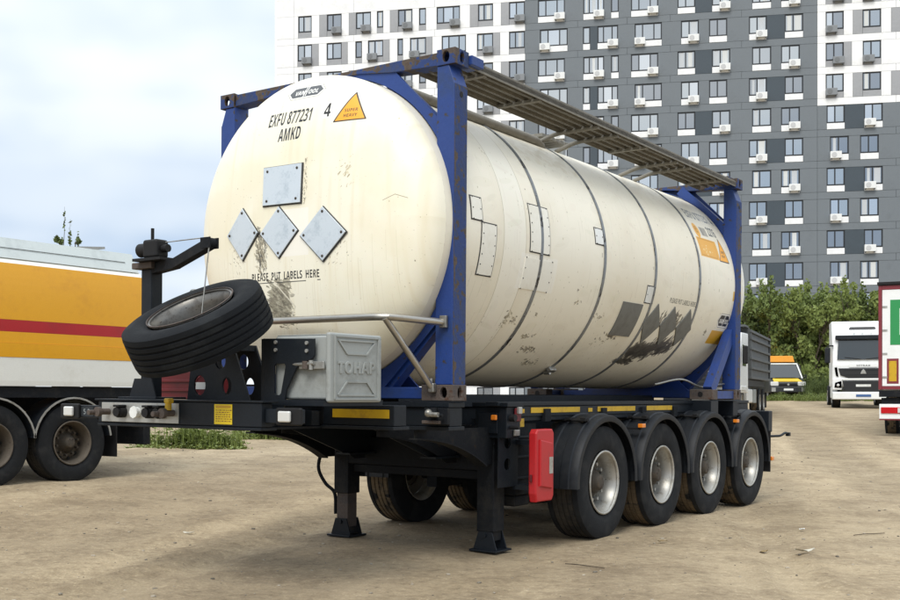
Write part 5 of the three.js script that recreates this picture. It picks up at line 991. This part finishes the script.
// ------------------------------------------------------------------ grey tipper behind the trailer
{
  const A = thing('tipper_truck', 'white cab tipper truck with a dark grey ribbed body behind the trailer', 'truck', onGround(-8.52, -30.31), .223);
  const y0 = 1.35, y1 = 3.02; M.tipGrey = std({ map: rep(worn([84, 88, 90], [70, 72, 72], [96, 84, 70], .16, 1401), .8), roughness: .6 });
  obj('body_side', [bx(1.19, 1.24, y0, y1, -6.4, 0)], M.tipGrey, A); obj('body_side', [bx(-1.24, -1.19, y0, y1, -6.4, 0)], M.tipGrey, A);
  obj('body_front', [bx(-1.24, 1.24, y0, y1 + .1, .002, .06)], M.tipGrey, A); obj('tailgate', [bx(-1.24, 1.24, y0, y1, -6.45, -6.402)], M.tipGrey, A); obj('body_floor', [bx(-1.18, 1.18, y0, y0 + .08, -6.4, 0)], M.tipGrey, A);
  for (const y of [y0, y0 + .34, y0 + .68, y0 + 1.02, y0 + 1.36, y1 - .06]) obj('body_rib', [bx(1.242, 1.32, y, y + .09, -6.42, .05, .01)], M.tipGrey, A);
  for (const z of [-6.4, -.04]) obj('body_post', [bx(1.242, 1.30, y0, y1 + .05, z - .03, z + .06)], M.tipGrey, A);
  obj('rubble_canopy', [bx(-1.2, 1.2, y1 + .1, y1 + .16, .0, 1.0)], M.tipGrey, A);
  obj('chassis_frame', [bx(-.45, .45, .75, 1.1, -6.3, 3.0), bx(-1.15, 1.15, 1.1, 1.33, -5.8, -.2)], M.chassis, A);
  obj('cab', [extr(poly([[.45, .85], [2.6, .85], [2.66, 1.5], [2.5, 2.2], [2.2, 2.85], [.45, 2.9]]), 2.4, .04).rotateY(-Math.PI / 2).translate(1.2, 0, 0)], M.cabWhite ?? M.white, A);
  obj('windscreen', [extr(poly([[-1.05, 0], [1.05, 0], [1.0, .7], [-1.0, .7]]), .02).rotateX(-.4).translate(0, 1.75, 2.68)], M.darkGlass, A);
  obj('grille', [bx(-.8, .8, 1.05, 1.55, 2.60, 2.73, .03)], M.grille, A); for (const y of [1.15, 1.28, 1.41]) obj('grille_bar', [bx(-.78, .78, y, y + .03, 2.731, 2.745)], M.plasticBlack, A); obj('bumper', [bx(-1.24, 1.24, .50, .90, 2.3, 2.78, .06)], M.plasticBlack, A); obj('number_plate', [bx(-.28, .28, .62, .73, 2.781, 2.79)], M.white, A); obj('sun_visor', [bx(-1.15, 1.15, 2.5, 2.62, 2.2, 2.62, .03)], M.plasticBlack, A);
  for (const s of [-1, 1]) obj('headlamp', [bxs(s, .85, 1.18, .94, 1.14, 2.55, 2.70, .03)], M.clearLens, A);
  obj('door_window', [bx(1.243, 1.25, 1.75, 2.45, 1.1, 2.0)], M.darkGlass, A); obj('front_guard', [bx(1.0, 1.27, .9, 1.1, 1.0, 2.4, .06)], M.white, A);
  obj('fuel_tank', [bx(.7, 1.2, .5, 1.0, -1.3, .2, .06)], M.white, A); obj('tool_locker', [bx(.75, 1.2, .5, 1.0, -2.4, -1.5, .02)], M.greyBox, A);
  for (const s of [-1, 1]) for (const z of [1.75, -3.6, -4.95]) wheel(A, s * 1.03, .515, z, s, true);
  obj('mud_flap', [bx(.8, 1.22, .3, .9, -5.75, -5.73)], M.black, A); obj('mirror', [bx(1.3, 1.45, 1.8, 2.4, 2.2, 2.4, .04)], M.black, A);
}
// ------------------------------------------------------------------ service van with an orange roof box
{
  const A = thing('service_van', 'dark fronted service van with an orange roof box under the trees', 'van', onGround(-13.47, -54.3), .52);
  M.vanYellow = std({ map: rep(worn([232, 196, 60], [214, 178, 60], [180, 150, 70], .1, 1501), 1), roughness: .4 }); M.vanDark = std({ map: rep(worn([40, 42, 44], [56, 56, 54], [70, 66, 60], .1, 1503), 1), roughness: .4 });
  obj('body_shell', [extr(poly([[-4.9, .35], [.0, .35], [.06, .75], [-.05, .95], [-.75, 1.12], [-1.55, 1.92], [-1.8, 2.02], [-4.9, 2.08]]), 1.92, .05).rotateY(-Math.PI / 2).translate(.96, 0, 0)], M.vanDark, A);
  obj('bonnet', [extr(poly([[-.78, 0], [.78, 0], [.70, .70], [-.70, .70]]), .02, .006).rotateX(-Math.PI / 2 + .24).translate(0, .955, -.03)], M.vanYellow, A);
  obj('windscreen', [extr(poly([[-.86, 0], [.86, 0], [.74, 1.05], [-.74, 1.05]]), .02, .005).rotateX(-.79).translate(0, 1.16, -.74)], M.darkGlass, A);
  obj('screen_surround', [bx(-.86, .86, 1.93, 2.03, -1.7, -1.5, .03)], M.white, A); for (const s of [-1, 1]) obj('screen_pillar', [beam([s * .93, 1.14, -.70], [s * .82, 1.96, -1.56], .07, .06)], M.white, A);
  const b = obj('roof_box', [extr(poly([[-.78, 0], [.78, 0], [.68, .36], [-.68, .36]]), 2.6, .02).translate(0, 2.10, -4.5)], std({ map: rep(worn([236, 160, 56], [222, 146, 56], [196, 130, 60], .1, 1505), 1), roughness: .45 }), A);
  obj('bumper', [bx(-.98, .98, .35, .68, -.2, .14, .05)], M.vanDark, A); obj('grille', [bx(-.50, .50, .70, .86, .04, .075, .01)], M.black, A); obj('badge', [cylZ(.06, .02, 0, .79, .085, 14)], M.alu, A);
  for (const s of [-1, 1]) { obj('headlamp', [bxs(s, .52, .96, .70, .95, -.1, .07, .05)], M.clearLens, A); obj('mirror', [bxs(s, 1.02, 1.25, 1.12, 1.36, -1.0, -.86, .04)], M.black, A); for (const z of [-.85, -3.9]) { const w = sub('wheel', A, [s * .84, .35, z]); if (s < 0) w.rotation.y = Math.PI; const k = (n, g, m) => { const q = new THREE.Mesh(g, m); q.name = n; q.scale.set(.62, .66, .66); w.add(q); }; k('tyre', wheel.t, M.tyreA); k('rim', wheel.r, M.rim); } obj('bumper_trim', [bxs(s, .70, .93, .40, .62, .141, .15)], M.alu, A); }
  obj('number_plate', [bx(-.26, .26, .46, .57, .142, .152)], M.white, A);
  obj('bonnet_bracket', [bx(-.55, .55, 1.165, 1.20, -.74, -.66, .01)], M.black, A); obj('red_marking', [bx(-.45, .45, 1.02, 1.03, -.36, -.20)], M.tankRed, A);
}
renderer.render(scene, camera);
